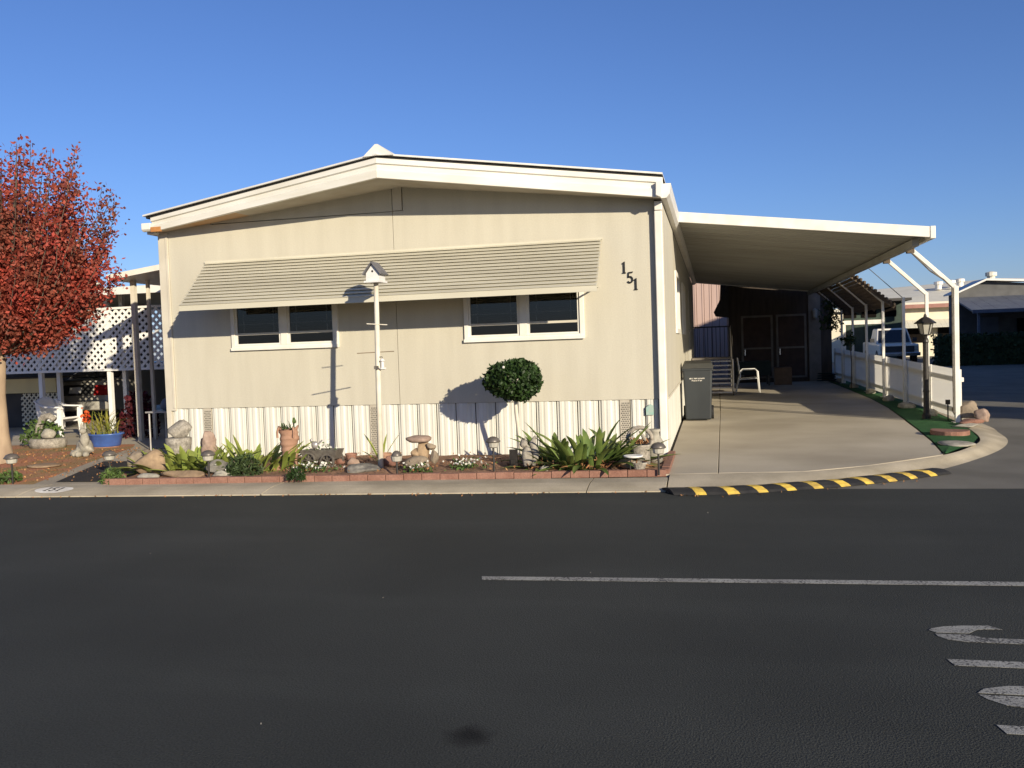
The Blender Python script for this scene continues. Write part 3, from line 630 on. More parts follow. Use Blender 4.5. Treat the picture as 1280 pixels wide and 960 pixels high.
# slatted shade sloping from the carport edge to the posts
for k in range(13):
    t=k/12; x=3.16+t*.95; z=3.06-t*.80
    MB().hexa([(x-.02,21.9,z-.03),(x+.02,21.9,z-.045),(x+.02,29.6,z-.045),(x-.02,29.6,z-.03),(x-.02,21.9,z+.035),(x+.02,21.9,z+.02),(x+.02,29.6,z+.02),(x-.02,29.6,z+.035)]).build('shade_slat','bark_grey',cp)
for y in (22.0,24.5,26.8,29.0): MB().bar((3.12,y,3.0),(4.12,y,2.19),.04,.07).build('shade_rafter','bark_grey',cp)

# ================================================================== FENCE
fn=thing('white_fence','low white corrugated panel fence along the driveway turf','fence',(3.95,22,.09))
FY=[15.9,17.9,19.95,22.25,24.55,26.85,29.05,31.2]
def fz(y): t=(y-15.9)/15.3; return .13+.06*t, .95+.21*t
for a,b in zip(FY[:-1],FY[1:]):
    n=int((b-a)/.062); rows=[[],[]]
    for i in range(n*2+1):
        y=a+.03+(b-a-.06)*i/(n*2); z0,z1=fz(y); xx=3.975+(.010 if (i//1)%2 else 0)
        rows[0].append((xx,y,z0)); rows[1].append((xx,y,z1))
    MB().sheet(rows).build('fence_panel','fence_vinyl',fn,fixn=False)
    for dz0,dz1 in ((-.20,-.13),):
        z0a,z1a=fz(a);z0b,z1b=fz(b)
        MB().hexa([(3.992,a,z1a-.20),(4.03,a,z1a-.20),(4.03,b,z1b-.20),(3.992,b,z1b-.20),(3.992,a,z1a-.13),(4.03,a,z1a-.13),(4.03,b,z1b-.13),(3.992,b,z1b-.13)]).build('rail','white',fn)
        MB().hexa([(3.992,a,z0a+.10),(4.03,a,z0a+.10),(4.03,b,z0b+.10),(3.992,b,z0b+.10),(3.992,a,z0a+.17),(4.03,a,z0a+.17),(4.03,b,z0b+.17),(3.992,b,z0b+.17)]).build('rail','white',fn)
    z0,z1=fz(a); MB().box(3.955,3.99,a-.02,a+.02,.09,z1+.005).build('post','white',fn)
z0,z1=fz(31.2); MB().box(3.94,3.99,31.17,31.23,.09,z1+.01).build('post','white',fn)
# pale footing stones along the fence
for i,(x,y,s,lab) in enumerate([(3.78,17.1,.20,'pale footing stone on the turf just behind the black lamp post'),(3.74,18.9,.24,'pale footing stone second from the lamp post, under the white fence'),(3.78,21.0,.22,'sunlit pale footing stone in the middle of the fence row'),(3.82,23.6,.2,'pale footing stone in shade past the sunlit fence stripe'),(3.86,26.4,.2,'pale footing stone last but one at the far end of the fence'),(3.88,29.6,.2,'farthest pale footing stone at the end of the white fence')]):
    tag(MB().blob((x,y,.12),s*.62,s*.9,.10,i+40,10,6,.12,.4).build('footing_stone','stone_pale',smooth=True),lab,'stone','stones along the fence')

# lamp post
lp=thing('lamp_post','black garden lamp post with lantern in front of the white fence','lamp post',(3.57,16.45,.09))
MB().lathe(3.57,16.45,[(.075,.085),(.075,.16),(.05,.20),(.047,.55),(.055,.57),(.047,.60),(.045,1.40),(.055,1.42),(.05,1.46),(.03,1.50),(.035,1.53)],12).build('post','iron',lp,smooth=False)
MB().lathe(3.57,16.45,[(.055,1.53),(.095,1.545),(.095,1.555)],6).build('collar','iron',lp)
MB().lathe(3.57,16.45,[(.075,1.556),(.125,1.745)],6).build('lantern_glass','lens',lp)
fr=MB()
for k in range(6):
    t=2*math.pi*k/6; fr.tube([(3.57+.079*math.cos(t),16.45+.079*math.sin(t),1.556),(3.57+.129*math.cos(t),16.45+.129*math.sin(t),1.745)],.008,5)
fr.build('lantern_frame','iron',lp)
MB().lathe(3.57,16.45,[(.175,1.735),(.18,1.75),(.09,1.82),(.05,1.845),(.03,1.85),(.02,1.89),(.005,1.91)],6).build('lantern_cap','iron',lp)

# corner turf decorations
def stone(name,c,rx,ry,rz,m,seed,lab,cat='stone',group=None,amp=.12,nu=14,flat=.4): return tag(MB().blob(c,rx,ry,rz,seed,nu,8,amp,flat).build(name,m,smooth=True),lab,cat,group)
tag(MB().blob((3.11,12.72,.10),.22,.30,.03,3,16,6,.06,.5).build('stepping_stone','stone_pale',smooth=True),'flat pale oval stepping stone on the turf at the corner','stone')
tag(MB().prism([(3.35+.26*math.cos(t),14.0+.33*math.sin(t)) for t in np.linspace(math.pi*.75,math.pi*2.0,14)],.08,.155).build('scalloped_edging','brick',bevel=.01),'red half round edging tile at the foot of the front carport post','edging')
stone('boulder',(4.06,15.95,.24),.19,.22,.20,'rock_tan',61,'tan boulder behind the front carport post','rock',amp=.22)
stone('boulder',(4.20,15.55,.18),.13,.16,.14,'rock_pink',62,'pinkish rounded rock right of the front carport post','rock',amp=.22)
stone('boulder',(3.98,15.32,.14),.17,.12,.06,'brick',63,'low brick red rock beside the front post','rock',amp=.2)
stone('boulder',(3.82,14.98,.11),.20,.11,.035,'stone_pale',64,'flat white stone at the foot of the front carport post','rock',amp=.14)
sgn=thing('shadow_stake','small dark stake on the turf standing in for a shadow on the near fence panel','garden light',(3.84,16.15,.09)); MB().bar((3.84,16.15,.09),(3.84,16.15,.36),.018,.018).build('stake','iron',sgn); MB().obox((3.84,16.15,.36),.07,.03,.08).build('head','iron',sgn)  # dark stake put in for the shadow showing through the fence panel

# speed bump strip in the gutter
sb=thing('speed_bump','black rubber gutter ramp with yellow stripes across the driveway entrance','speed bump',(.9,9.75,0))
path=[(-.50,9.36),(.04,9.40),(.53,9.58),(1.2,9.88),(1.74,10.22),(2.44,10.76)]
pl=dens(path,40); cum=[0]
for a,b in zip(pl[:-1],pl[1:]): cum.append(cum[-1]+math.hypot(b[0]-a[0],b[1]-a[1]))
tot=cum[-1]
def at(s):
    x=np.interp(s,cum,[p[0] for p in pl]); y=np.interp(s,cum,[p[1] for p in pl]); return np.array((x,y))
def seg(s0,s1,m,name,h):
    rows=[]; n=4
    for i in range(n+1):
        s_=s0+(s1-s0)*i/n; p=at(s_); d=norm(at(min(s_+.05,tot))-at(max(s_-.05,0))); o=np.array((d[1],-d[0]))
        sk=.10; rows.append([(p[0]+o[0]*u+d[0]*u*.45,p[1]+o[1]*u+d[1]*u*.45,z) for u,z in ((.14,.002),(.115,h*.45),(.055,h*.92),(0,h),(-.05,h*.97),(-.11,h*.75),(-.135,.03))])
    mb=MB().sheet(rows); nn=7; mb.f.append(tuple(range(nn))); mb.f.append(tuple(len(mb.v)-1-i for i in range(nn))); mb.build(name,m,sb)
nst=10; st=tot/ (nst+.35); s_=.0
MBx=MB()
for i in range(nst):
    c=.28+i*(tot-.42)/(nst-.55)
    prev=s_; seg(prev,c-.055,'rubber','ramp_section',.060 if i%3 else .055); seg(c-.053,c+.053,'yellow','yellow_stripe',.058); s_=c+.055
seg(s_,tot,'rubber','ramp_section',.056)

# ================================================================== DRIVEWAY THINGS
bn=thing('trash_bin','grey wheeled trash bin with lid standing against the beige side wall','trash bin',(-.29,17.05,.08))
bx,by=-.29,17.1
MB().hexa([(bx-.235,by-.24,.10),(bx+.235,by-.24,.10),(bx+.22,by+.22,.10),(bx-.22,by+.22,.10),(bx-.27,by-.30,1.04),(bx+.27,by-.30,1.04),(bx+.27,by+.28,1.04),(bx-.27,by+.28,1.04)]).build('body','bin',bn,bevel=.03)
MB().box(bx-.285,bx+.285,by-.31,by+.30,1.02,1.06).build('rim','bin',bn,bevel=.01)
MB().hexa([(bx-.295,by-.33,1.061),(bx+.295,by-.33,1.061),(bx+.295,by+.31,1.061),(bx-.295,by+.31,1.061),(bx-.25,by-.26,1.16),(bx+.25,by-.26,1.16),(bx+.25,by+.30,1.20),(bx-.25,by+.30,1.20)]).build('lid','bin_lid',bn,bevel=.02)
for s in (-1,1):
    wl=MB(); n=16
    wl.add([(bx+s*.25+dx,by+.22+.13*math.cos(t),.21+.13*math.sin(t)) for dx in (-.03,.03) for t in np.linspace(0,2*math.pi,n,endpoint=False)],[tuple(range(n)),tuple(range(n,2*n))]+[(i,(i+1)%n,n+(i+1)%n,n+i) for i in range(n)]).build('wheel','rubber',bn)
MB().tube([(bx-.28,by+.33,.98),(bx-.28,by+.40,1.03),(bx+.28,by+.40,1.03),(bx+.28,by+.33,.98)],.016,6).build('handle','bin',bn)
tx=MB(); rs_=random.Random(4)
for row,(z,groups) in enumerate(((.865,(5,5,8)),(.825,(7,2,3)))):
    wtot=sum(groups)*.014+(len(groups)-1)*.012; x=bx-.01-wtot/2
    for g_ in groups:
        for k in range(g_):
            yy=by-.24-.06*((z-.10)/.94)-.004
            tx.box(x,x+.004,yy-.001,yy,z,z+.022); tx.box(x+.004,x+.010,yy-.001,yy,z+rs_.choice((0,.009,.018)),z+rs_.choice((0,.009,.018))+.004+.018*0); x+=.014
        x+=.012
tx2=tx.build('lettering','paint_white',bn,fixn=False)
# steps with railing at the side door
st_=thing('entry_steps','open metal entry steps with pale treads and handrail beside the house','steps',(0,24.5,.08))
for k in range(8):
    z=.15+k*.115; y=24.2+k*.16
    MB().box(-.10,.50,y,y+.20,z,z+.035).build('tread','steel',st_)
MB().box(-.58,.50,25.4,26.6,1.02,1.07).build('landing','shed_frame',st_)
for x in (.50,): MB().bar((x+.015,24.15,.12),(x+.015,25.5,1.04),.03,.09).build('stringer','iron',st_)
for y,z in ((24.2,.15),(25.4,1.05),(26.6,1.05)): MB().tube([(.515,y,.08 if z<1 else .08),(.515,y,z+.90)],.022,8).build('rail_post','steel',st_)
MB().tube([(.515,24.2,1.05),(.515,25.4,1.95),(.515,26.6,1.95),(-.55,26.6,1.95)],.02,8).build('handrail','iron',st_)
for k in range(9): MB().tube([(-.5+k*.12,26.6,1.07),(-.5+k*.12,26.6,1.95)],.009,5).build('baluster','iron',st_)
# patio chair
ch=thing('patio_chair','white tubular metal armchair at the back of the carport','chair',(.92,25.6,.08))
c0=np.array((.92,25.6))
for s in (-1,1):
    yy=25.6+s*.27
    MB().tube([(.60,yy,.08),(.74,yy,.66),(.80,yy,.72),(1.14,yy,.72),(1.20,yy,.66),(1.24,yy,.08)],.017,8).build('arm_frame','plastic_white',ch,smooth=True)
    MB().tube([(.74,yy,.5),(.66,yy,1.05)],.015,8).build('back_post','plastic_white',ch)
MB().tube([(.70,25.33,.45),(1.2,25.33,.48)],.012,6).build('seat_rail','plastic_white',ch); MB().tube([(.70,25.87,.45),(1.2,25.87,.48)],.012,6).build('seat_rail','plastic_white',ch)
MB().hexa([(.70,25.34,.44),(1.2,25.34,.47),(1.2,25.86,.47),(.70,25.86,.44),(.70,25.34,.46),(1.2,25.34,.49),(1.2,25.86,.49),(.70,25.86,.46)]).build('seat','teal',ch)
MB().hexa([(.70,25.34,.5),(.72,25.34,.5),(.72,25.86,.5),(.70,25.86,.5),(.63,25.34,1.05),(.65,25.34,1.05),(.65,25.86,1.05),(.63,25.86,1.05)]).build('backrest','tin',ch)
# table and box behind
tb=thing('covered_table','dark teal covered table in the shade behind the white patio chair','table',(1.2,29.2,.08))
MB().box(.7,1.75,28.8,29.8,.80,.84).build('table_top','teal',tb)
for x,y in ((.75,28.85),(1.7,28.85),(.75,29.75),(1.7,29.75)): MB().box(x-.03,x+.03,y-.03,y+.03,.08,.80).build('leg','iron',tb)
MB().hexa([(.69,28.785,.45),(1.76,28.785,.40),(1.76,28.795,.40),(.69,28.795,.45),(.69,28.785,.845),(1.76,28.785,.845),(1.76,28.795,.845),(.69,28.795,.845)]).build('cloth','teal',tb)
bx_=thing('cardboard_box','brown closed cardboard box on the ground by the shed door','box',(2.0,28.2,.08)); MB().box(1.88,2.40,29.0,29.5,.08,.62).build('carton','cardboard',bx_,bevel=.008); MB().box(1.90,2.13,29.02,29.48,.622,.634).build('flap','cardboard',bx_); MB().box(2.15,2.38,29.02,29.48,.622,.634).build('flap','cardboard',bx_)
# shed across the back of the carport
shd=thing('storage_shed','dark brown storage shed with double doors closing the back of the carport','shed',(2.2,31,.08))
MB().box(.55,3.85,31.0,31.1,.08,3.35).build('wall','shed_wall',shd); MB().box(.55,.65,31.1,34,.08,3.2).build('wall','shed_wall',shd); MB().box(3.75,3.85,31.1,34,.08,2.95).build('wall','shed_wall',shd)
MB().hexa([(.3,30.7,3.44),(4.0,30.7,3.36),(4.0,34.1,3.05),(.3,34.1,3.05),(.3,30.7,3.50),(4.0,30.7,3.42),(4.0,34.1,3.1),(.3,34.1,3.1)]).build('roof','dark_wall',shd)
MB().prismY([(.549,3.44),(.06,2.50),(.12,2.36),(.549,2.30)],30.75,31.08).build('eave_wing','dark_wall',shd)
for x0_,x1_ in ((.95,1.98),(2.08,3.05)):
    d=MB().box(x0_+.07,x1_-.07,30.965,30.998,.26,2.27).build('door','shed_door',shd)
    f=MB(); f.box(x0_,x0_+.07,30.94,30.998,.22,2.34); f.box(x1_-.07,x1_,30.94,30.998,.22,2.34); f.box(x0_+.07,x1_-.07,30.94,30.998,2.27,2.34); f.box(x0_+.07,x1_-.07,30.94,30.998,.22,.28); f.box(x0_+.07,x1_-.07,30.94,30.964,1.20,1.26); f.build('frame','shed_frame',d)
    MB().box(x0_+.10,x0_+.13,30.90,30.938,1.0,1.2).build('handle','chrome',d)
MB().box(3.12,3.5,30.93,30.998,.08,3.0).build('pilaster','shed_frame',shd)
sc2=thing('wall_lantern','small wall lantern on the shed beside its right door','wall lamp',(3.32,30.9,2.15)); MB().lathe(3.32,30.86,[(.04,2.15),(.07,2.2),(.09,2.42),(.1,2.43),(.02,2.5)],8).build('body','lens',sc2); MB().box(3.30,3.34,30.86,30.925,2.28,2.32).build('bracket','iron',sc2)

# hanging vine under the slatted shade, potted shrub by the fence
P=[]
for k in range(420):
    t=random.random(); P.append((3.62+random.gauss(0,.14),29.2+random.gauss(0,.35),2.75-.95*t+random.gauss(0,.06)))
vn=thing('hanging_vine','dark leafy vine hanging under the slatted shade by the shed','vine',(3.6,29.2,1.8)); leaves(MB(),P,.11,.07).build('foliage','bush_leaf',vn,fixn=False)
MB().tube([(3.6,29.2,2.95),(3.58,29.15,2.4),(3.66,29.2,1.9)],[.02,.015,.008],6).build('stem','bark_grey',vn)
ss=thing('slender_shrub','thin shrub with a small leafy head before the far fence','shrub',(3.72,26.0,.09)); MB().tube([(3.72,26.0,.09),(3.74,26.0,.8),(3.70,26.02,1.45)],[.018,.014,.01],6).build('stem','bark_grey',ss)
leaves(MB(),[(3.70+random.gauss(0,.09),26.02+random.gauss(0,.09),1.42+random.gauss(0,.09)) for _ in range(120)]+[(3.52+random.gauss(0,.06),26.0,1.47+random.gauss(0,.02)) for _ in range(25)],.10,.06).build('foliage','bush_leaf',ss,fixn=False)
hp=thing('garden_hose','dark coil of garden hose lying by the shed corner','hose',(3.5,29.6,.1)); MB().tube([(3.5+.28*math.cos(t)*(1-t*.004),29.6+.35*math.sin(t),.12+t*.012) for t in np.linspace(0,24,90)],.02,6).build('coil','teal',hp,smooth=True); MB().tube([(3.78,29.6,.12),(3.8,28.9,.11),(3.7,28.3,.11)],.02,6).build('end','teal',hp)

# ================================================================== GARDEN BED
# bird house on a pole
bh=thing('birdhouse_pole','white birdhouse with grey roof on a tall white pole in the bed','birdhouse',(-4.08,10.37,.10))
MB().tube([(-4.085,10.38,.08),(-4.10,10.46,1.3),(-4.11,10.54,2.46)],[.036,.034,.030],12).build('pole','pole',bh,smooth=True)
hx,hy,hz=-4.11,10.54,2.475
hb=MB().prismY([(hx-.087,hz),(hx+.087,hz),(hx+.087,hz+.09),(hx,hz+.205),(hx-.087,hz+.09)],hy-.11,hy+.10).build('house_body','birdhouse',bh)
MB().box(hx-.107,hx+.107,hy-.14,hy+.12,hz-.025,hz-.001).build('floor_board','birdhouse',bh)
MB().add([(hx+.014*math.cos(t),hy-.1125,hz+.115+.014*math.sin(t)) for t in np.linspace(0,6.28,12,endpoint=False)],[tuple(range(12))]).build('entry_hole','black',bh)
for s in (-1,1):
    a=(hx,hz+.218); b=(hx+s*.118,hz+.07)
    MB().hexa([(a[0],hy-.15,a[1]),(b[0],hy-.15,b[1]),(b[0],hy+.12,b[1]),(a[0],hy+.12,a[1]),(a[0],hy-.15,a[1]+.018),(b[0]+s*.008,hy-.15,b[1]+.012),(b[0]+s*.008,hy+.12,b[1]+.012),(a[0],hy+.12,a[1]+.018)]).build('roof_panel','shingle',bh)
MB().tube([(-4.21,10.42,1.94),(-3.98,10.53,1.92)],.006,6).build('perch','pole',bh); MB().tube([(-4.33,10.36,1.575),(-3.92,10.58,1.585)],.007,6).build('perch','twig',bh)
fe=MB().lathe(-4.03,10.44,[(.02,1.36),(.045,1.37),(.045,1.385),(.02,1.39),(.02,1.46),(.035,1.47),(.01,1.5)],8).build('feeder','birdhouse',bh); MB().tube([(-4.10,10.47,1.52),(-4.03,10.44,1.52),(-4.03,10.44,1.49)],.005,5).build('hook','iron',bh)
MB().box(-4.125,-4.075,10.39,10.425,1.37,1.41).build('bracket','tin',bh)

# topiary ball
tp=thing('topiary_tree','round clipped evergreen topiary on a thin trunk against the skirting','topiary',(-2.5,11.25,.12))
MB().tube([(-2.47,11.27,.10),(-2.49,11.25,.4),(-2.50,11.16,.75),(-2.495,11.1,1.05)],[.030,.026,.025,.02],10).build('trunk','pole',tp,smooth=True)
tc_=np.array((-2.495,11.07,1.17)); P=[]
K=rng.normal(size=(8,3))*3
for i in range(5200):
    d=norm(rng.normal(size=3)); bumpf=1+.05*np.sin(K@d).sum()/2.5; r=(rng.uniform(.5,1)**.4)*bumpf*(1+abs(rng.normal())*.045)
    P.append(tc_+d*np.array((.36,.34,.255))*r*(1.07 if rng.random()<.06 else 1))
leaves(MB(),P,.062,.036).build('crown','bush_leaf',tp,fixn=False)
for k in range(2):
    d=norm(rng.normal(size=3)*np.array((1,.5,.7))+np.array((0,-1,.2))); p=tc_+d*np.array((.365,.345,.26))*1.02
    MB().blob(p,.018,.018,.018,k,6,4,.1,1).build('blossom','flower',tp)

# big strap-leaved clumps
def clump(name,label,cx,cy,n,lmin,lmax,wd,m,spread,seed,z=.12,el=(.35,1.35)):
    rs=random.Random(seed); t=thing(name,label,'plant',(cx,cy,z))
    for k in range(n):
        r=spread*math.sqrt(rs.random()); a0=rs.uniform(0,6.283); bxx=cx+r*math.cos(a0)*1.5; byy=cy+r*math.sin(a0)*.8
        az=a0+rs.gauss(0,.5); e=rs.uniform(*el)-.35*(r/spread)
        ln=rs.uniform(lmin,lmax)
        blade(MB(),(bxx,byy,z-.03),az,max(.15,e),ln,wd*rs.uniform(.8,1.2),rs.uniform(.15,.75),7,.22).build('leaf',m,t,smooth=True,fixn=False)
    return t
clump('agave_clump','large dark green strap leaved clump in front of the right skirting',-1.55,10.66,150,.34,.72,.085,'agave',.36,3,el=(.35,1.4))
P=[(-1.58+random.gauss(0,.33),10.42+random.gauss(0,.06),.14+abs(random.gauss(0,.03))) for _ in range(160)]
tag(leaves(MB(),P,.14,.02).build('dry_leaf_base','leaf_litter',fixn=False),'dry brown leaf stubble at the foot of the dark green clump','leaves',kind='stuff')
clump('aloe_clump','bright green low fleshy clump beside the stacked stones on the left',-6.70,10.3,140,.24,.50,.095,'aloe',.46,5,el=(.35,1.4))
clump('aloe_clump','yellow green spiky clump between the solar light and clay boot',-5.98,10.5,140,.24,.54,.075,'aloe',.46,8,el=(.4,1.45))
clump('small_agave','small narrow leaved rosette below the topiary trunk',-2.05,10.55,14,.3,.5,.06,'agave',.1,12,el=(.1,.9))

# small shrubs
def shrub(name,label,c,r,n,ln,wd,m,up=.6,seed=1,cat='shrub'):
    rs=np.random.default_rng(seed); t=thing(name,label,cat,(c[0],c[1],c[2])); P=[]
    for i in range(n):
        d=norm(rs.normal(size=3)); d[2]=abs(d[2]); P.append(np.array(c)+d*np.array(r)*(rs.uniform(.3,1)**.5))
    leaves(MB(),P,ln,wd,up,rs).build('foliage',m,t,fixn=False)
    sm=MB()
    for k in range(6):
        a=rs.uniform(0,6.28); sm.tube([c,(c[0]+r[0]*.6*math.cos(a),c[1]+r[1]*.6*math.sin(a),c[2]+r[2]*.7)],[.008,.004],5)
    sm.build('stem','bark_grey',t); return t
shrub('dark_shrub','dark grey green rounded shrub at the brick edge left of the boot',(-5.72,9.95,.10),(.24,.2,.29),900,.075,.018,'bush_grey',.8,2)
shrub('low_grass_tuft','small bright green tuft spilling over the brick edging',(-4.88,9.66,.10),(.12,.10,.15),360,.07,.012,'bush_leaf',.9,3,'grass tuft')
shrub('lime_shrub','small lime green bushy plant at the corner of the black path',(-7.35,9.62,.07),(.16,.14,.2),520,.06,.016,'lime_leaf',.9,4)
shrub('low_shrub','low green groundcover at the far left beside the solar light',(-9.0,9.75,.06),(.16,.2,.14),300,.06,.03,'lime_leaf',.4,6)
def flowers(label,c,rx,ry,nl,nf,seed):
    rs=np.random.default_rng(seed); t=thing('white_flowers',label,'flowers',c,'white flowering patches')
    P=[(c[0]+rs.normal()*rx*.5,c[1]+rs.normal()*ry*.5,c[2]+abs(rs.normal())*.05) for _ in range(nl)]
    leaves(MB(),P,.045,.025,.4,rs).build('foliage','lime_leaf',t,fixn=False)
    P=[(c[0]+rs.normal()*rx*.45,c[1]+rs.normal()*ry*.45-.02,c[2]+.05+abs(rs.normal())*.04) for _ in range(nf)]
    leaves(MB(),P,.032,.030,.2,rs).build('blossoms','flower',t,fixn=False)
flowers('patch of white flowers between the birdhouse pole and the topiary',(-2.98,10.38,.13),.26,.16,160,60,1)
flowers('patch of white flowers in front of the small tin wagon',(-4.9,10.2,.12),.36,.14,200,60,2)
flowers('tiny white flowers below the mushroom shaped rock',(-3.5,10.12,.12),.2,.1,100,22,3)
flowers('white flowers growing in the tin wagon',(-5.0,10.68,.30),.2,.1,60,55,4)
flowers('few white flowers in front of the yellow green clump',(-6.0,10.0,.12),.16,.1,60,14,5)
# spiky little plant by the pole
sp=thing('young_yucca','young plant with a few narrow upright leaves behind the birdhouse pole','plant',(-4.22,10.75,.12))
for az,e,l in ((.3,1.1,.5),(2.8,1.05,.5),(1.2,1.35,.42),(3.6,1.2,.42),(5.5,1.2,.4),(0,.7,.34),(3.1,.7,.34)): blade(MB(),(-4.22,10.75,.12),az,e,l,.045,.25,6,.2).build('leaf','aloe',sp,smooth=True,fixn=False)

# clay boot planter
bt=thing('boot_planter','terracotta boot shaped planter standing in front of the skirting','planter',(-5.36,10.42,.12))
def ring(cx,cy,z,rx,ry,n=16,wob=0): return [(cx+rx*math.cos(2*math.pi*k/n),cy+ry*math.sin(2*math.pi*k/n),z+wob*math.sin(4*math.pi*k/n+1)) for k in range(n+1)]
b0=(-5.34,10.42)
rows=[ring(b0[0]-.085,b0[1]-.01,.10,.19,.085),ring(b0[0]-.09,b0[1]-.01,.135,.195,.088),ring(b0[0]-.075,b0[1],.17,.18,.086),ring(b0[0]-.05,b0[1],.21,.15,.085),ring(b0[0]-.02,b0[1],.25,.12,.086)]
for k in range(17):
    z=.28+k*.022; wv=.008*math.sin(k*1.9)+.004*math.sin(k*.8); rows.append(ring(b0[0]+.004+.008*math.sin(k*.7),b0[1],z,.100+wv+.0018*k,.088+wv+.001*k,16,.010*math.sin(k*1.1)))
rows+=[ring(b0[0],b0[1],.65,.138,.108,16,.03),ring(b0[0],b0[1],.65,.12,.092,16,.03),ring(b0[0],b0[1],.56,.10,.08)]
MB().sheet(rows).build('boot','terracotta',bt,smooth=True)
MB().prism([(x,y) for x,y,_ in ring(b0[0]-.075,b0[1]-.01,0,.19,.10)[:-1]],.085,.115).build('sole','stone_grey',bt)
MB().lathe(b0[0],b0[1],[(.10,.57),(.09,.60),(.02,.61)],12).build('soil','soil',bt)
for s in (-1,1): MB().tube([(b0[0]+s*.10,b0[1]-.07,.66),(b0[0]+s*.115,b0[1]-.085,.60),(b0[0]+s*.11,b0[1]-.09,.53)],.014,6).build('pull_strap','terracotta',bt)
bp=thing('boot_succulents','small grey green succulents growing out of the terracotta boot','plant',(b0[0],b0[1],.61))
for k in range(16):
    blade(MB(),(b0[0]+random.uniform(-.07,.07),b0[1]+random.uniform(-.05,.05),.60),random.uniform(0,6.28),random.uniform(.9,1.5),random.uniform(.08,.18),.022,.3,4,.2).build('leaf','bush_grey',bp,fixn=False)
MB().blob((b0[0]+.085,b0[1],.74),.03,.03,.035,3,8,6,.3,1).build('flower_head','lime_leaf',bp)

# solar lights
def solar(label,x,y,z,h=.30,r=.085):
    t=thing('solar_light',label,'garden light',(x,y,z),'solar path lights')
    MB().tube([(x,y,z-.02),(x,y,z+h)],.013,6).build('stake','iron',t)
    MB().lathe(x,y,[(.035,z+h),(.06,z+h+.012),(.072,z+h+.07)],12).build('lens','lens',t)
    MB().lathe(x,y,[(r,z+h+.068),(r+.004,z+h+.08),(r*.75,z+h+.115),(r*.4,z+h+.13),(.012,z+h+.135)],14).build('cap','solar',t,smooth=True)
solar('solar light on a stake in front of the topiary shadow',-2.57,10.16,.10,.30)
solar('solar light on a stake at the right end of the bed by the driveway',-.63,10.10,.10,.22)
solar('solar light on a stake in front of the bright green clump',-6.07,9.72,.10,.22)
solar('solar light on a stake beside the mushroom shaped rock',-3.73,10.0,.10,.16,.06)
solar('solar light on a stake beside the trunk of the red tree',-8.82,9.62,.05,.26,.09)
solar('solar light standing on the black path behind the lime green plant',-7.9,10.3,.058,.20,.09)

# rocks and ornaments in the bed
stone('boulder',(-7.12,10.05,.20),.22,.16,.19,'rock_orange',71,'orange tan boulder leaning at the left end of the brick edging','rock',amp=.2)
stone('boulder',(-7.36,10.22,.24),.20,.16,.19,'rock_tan',72,'grey tan boulder behind the orange boulder at the left edge','rock',amp=.2)
stone('boulder',(-6.9,9.74,.12),.17,.09,.05,'stone_pale',73,'flat pale stone in front of the orange boulder','rock',amp=.15)
stone('boulder',(-6.45,9.85,.12),.30,.12,.07,'rock_orange',74,'long low brown rock in front of the bright green clump','rock',amp=.25)
stone('boulder',(-6.1,10.02,.20),.20,.12,.12,'rock_grey',75,'grey brown rock behind the left solar light','rock',amp=.25)
stone('boulder',(-5.95,9.82,.12),.16,.10,.07,'stone_pale',76,'pale rock at the foot of the left solar light','rock',amp=.2)
stone('boulder',(-4.28,10.22,.13),.24,.13,.085,'rock_grey',77,'flat grey rock left of the birdhouse pole','rock',amp=.2)
stone('boulder',(-3.56,10.24,.20),.16,.12,.10,'rock_tan',78,'cream rounded block under the mushroom shaped rock','rock',amp=.1)
stone('boulder',(-3.95,10.45,.20),.12,.09,.10,'brick',79,'dark red rock right behind the birdhouse pole','rock',amp=.25)
stone('boulder',(-4.6,10.75,.15),.10,.08,.07,'rock_pink',80,'small pink rock near the red flower pot','rock',amp=.25)
stone('boulder',(-4.85,10.85,.15),.10,.08,.07,'brick',81,'small red rock beside the tin wagon','rock',amp=.25)
stone('boulder',(-2.2,10.9,.14),.11,.08,.06,'brick',82,'small red rock behind the squirrel figure','rock',amp=.25)
stone('boulder',(-1.98,10.28,.12),.06,.05,.05,'stone_pale',83,'little pale stone below the dark green clump','rock',amp=.25)
stone('boulder',(-.95,10.42,.15),.20,.14,.08,'rock_orange',84,'flat cream rock behind the white dish','rock',amp=.15)
stone('boulder',(-4.9,10.45,.12),.10,.07,.05,'rock_grey',86,'small grey stone in front of the tin wagon','rock',amp=.25)
# mushroom shaped stacked rock
ms=thing('mushroom_rock','mushroom shaped figure of stacked tan rocks right of the pole','ornament',(-3.55,10.55,.12))
MB().blob((-3.57,10.54,.28),.085,.075,.22,91,12,8,.25,.9).build('stem_stone','rock_orange',ms,smooth=True)
MB().blob((-3.62,10.52,.47),.17,.13,.055,92,14,8,.1,.6).build('cap_stone','rock_pink',ms,smooth=True)
MB().blob((-3.42,10.5,.24),.055,.05,.10,93,10,8,.2,.9).build('side_stone','rock_tan',ms,smooth=True)
MB().blob((-3.66,10.5,.30),.07,.06,.06,94,10,6,.2,.9).build('side_stone','rock_orange',ms,smooth=True)
MB().blob((-3.46,10.52,.38),.07,.06,.05,95,10,6,.2,.9).build('side_stone','rock_tan',ms,smooth=True)
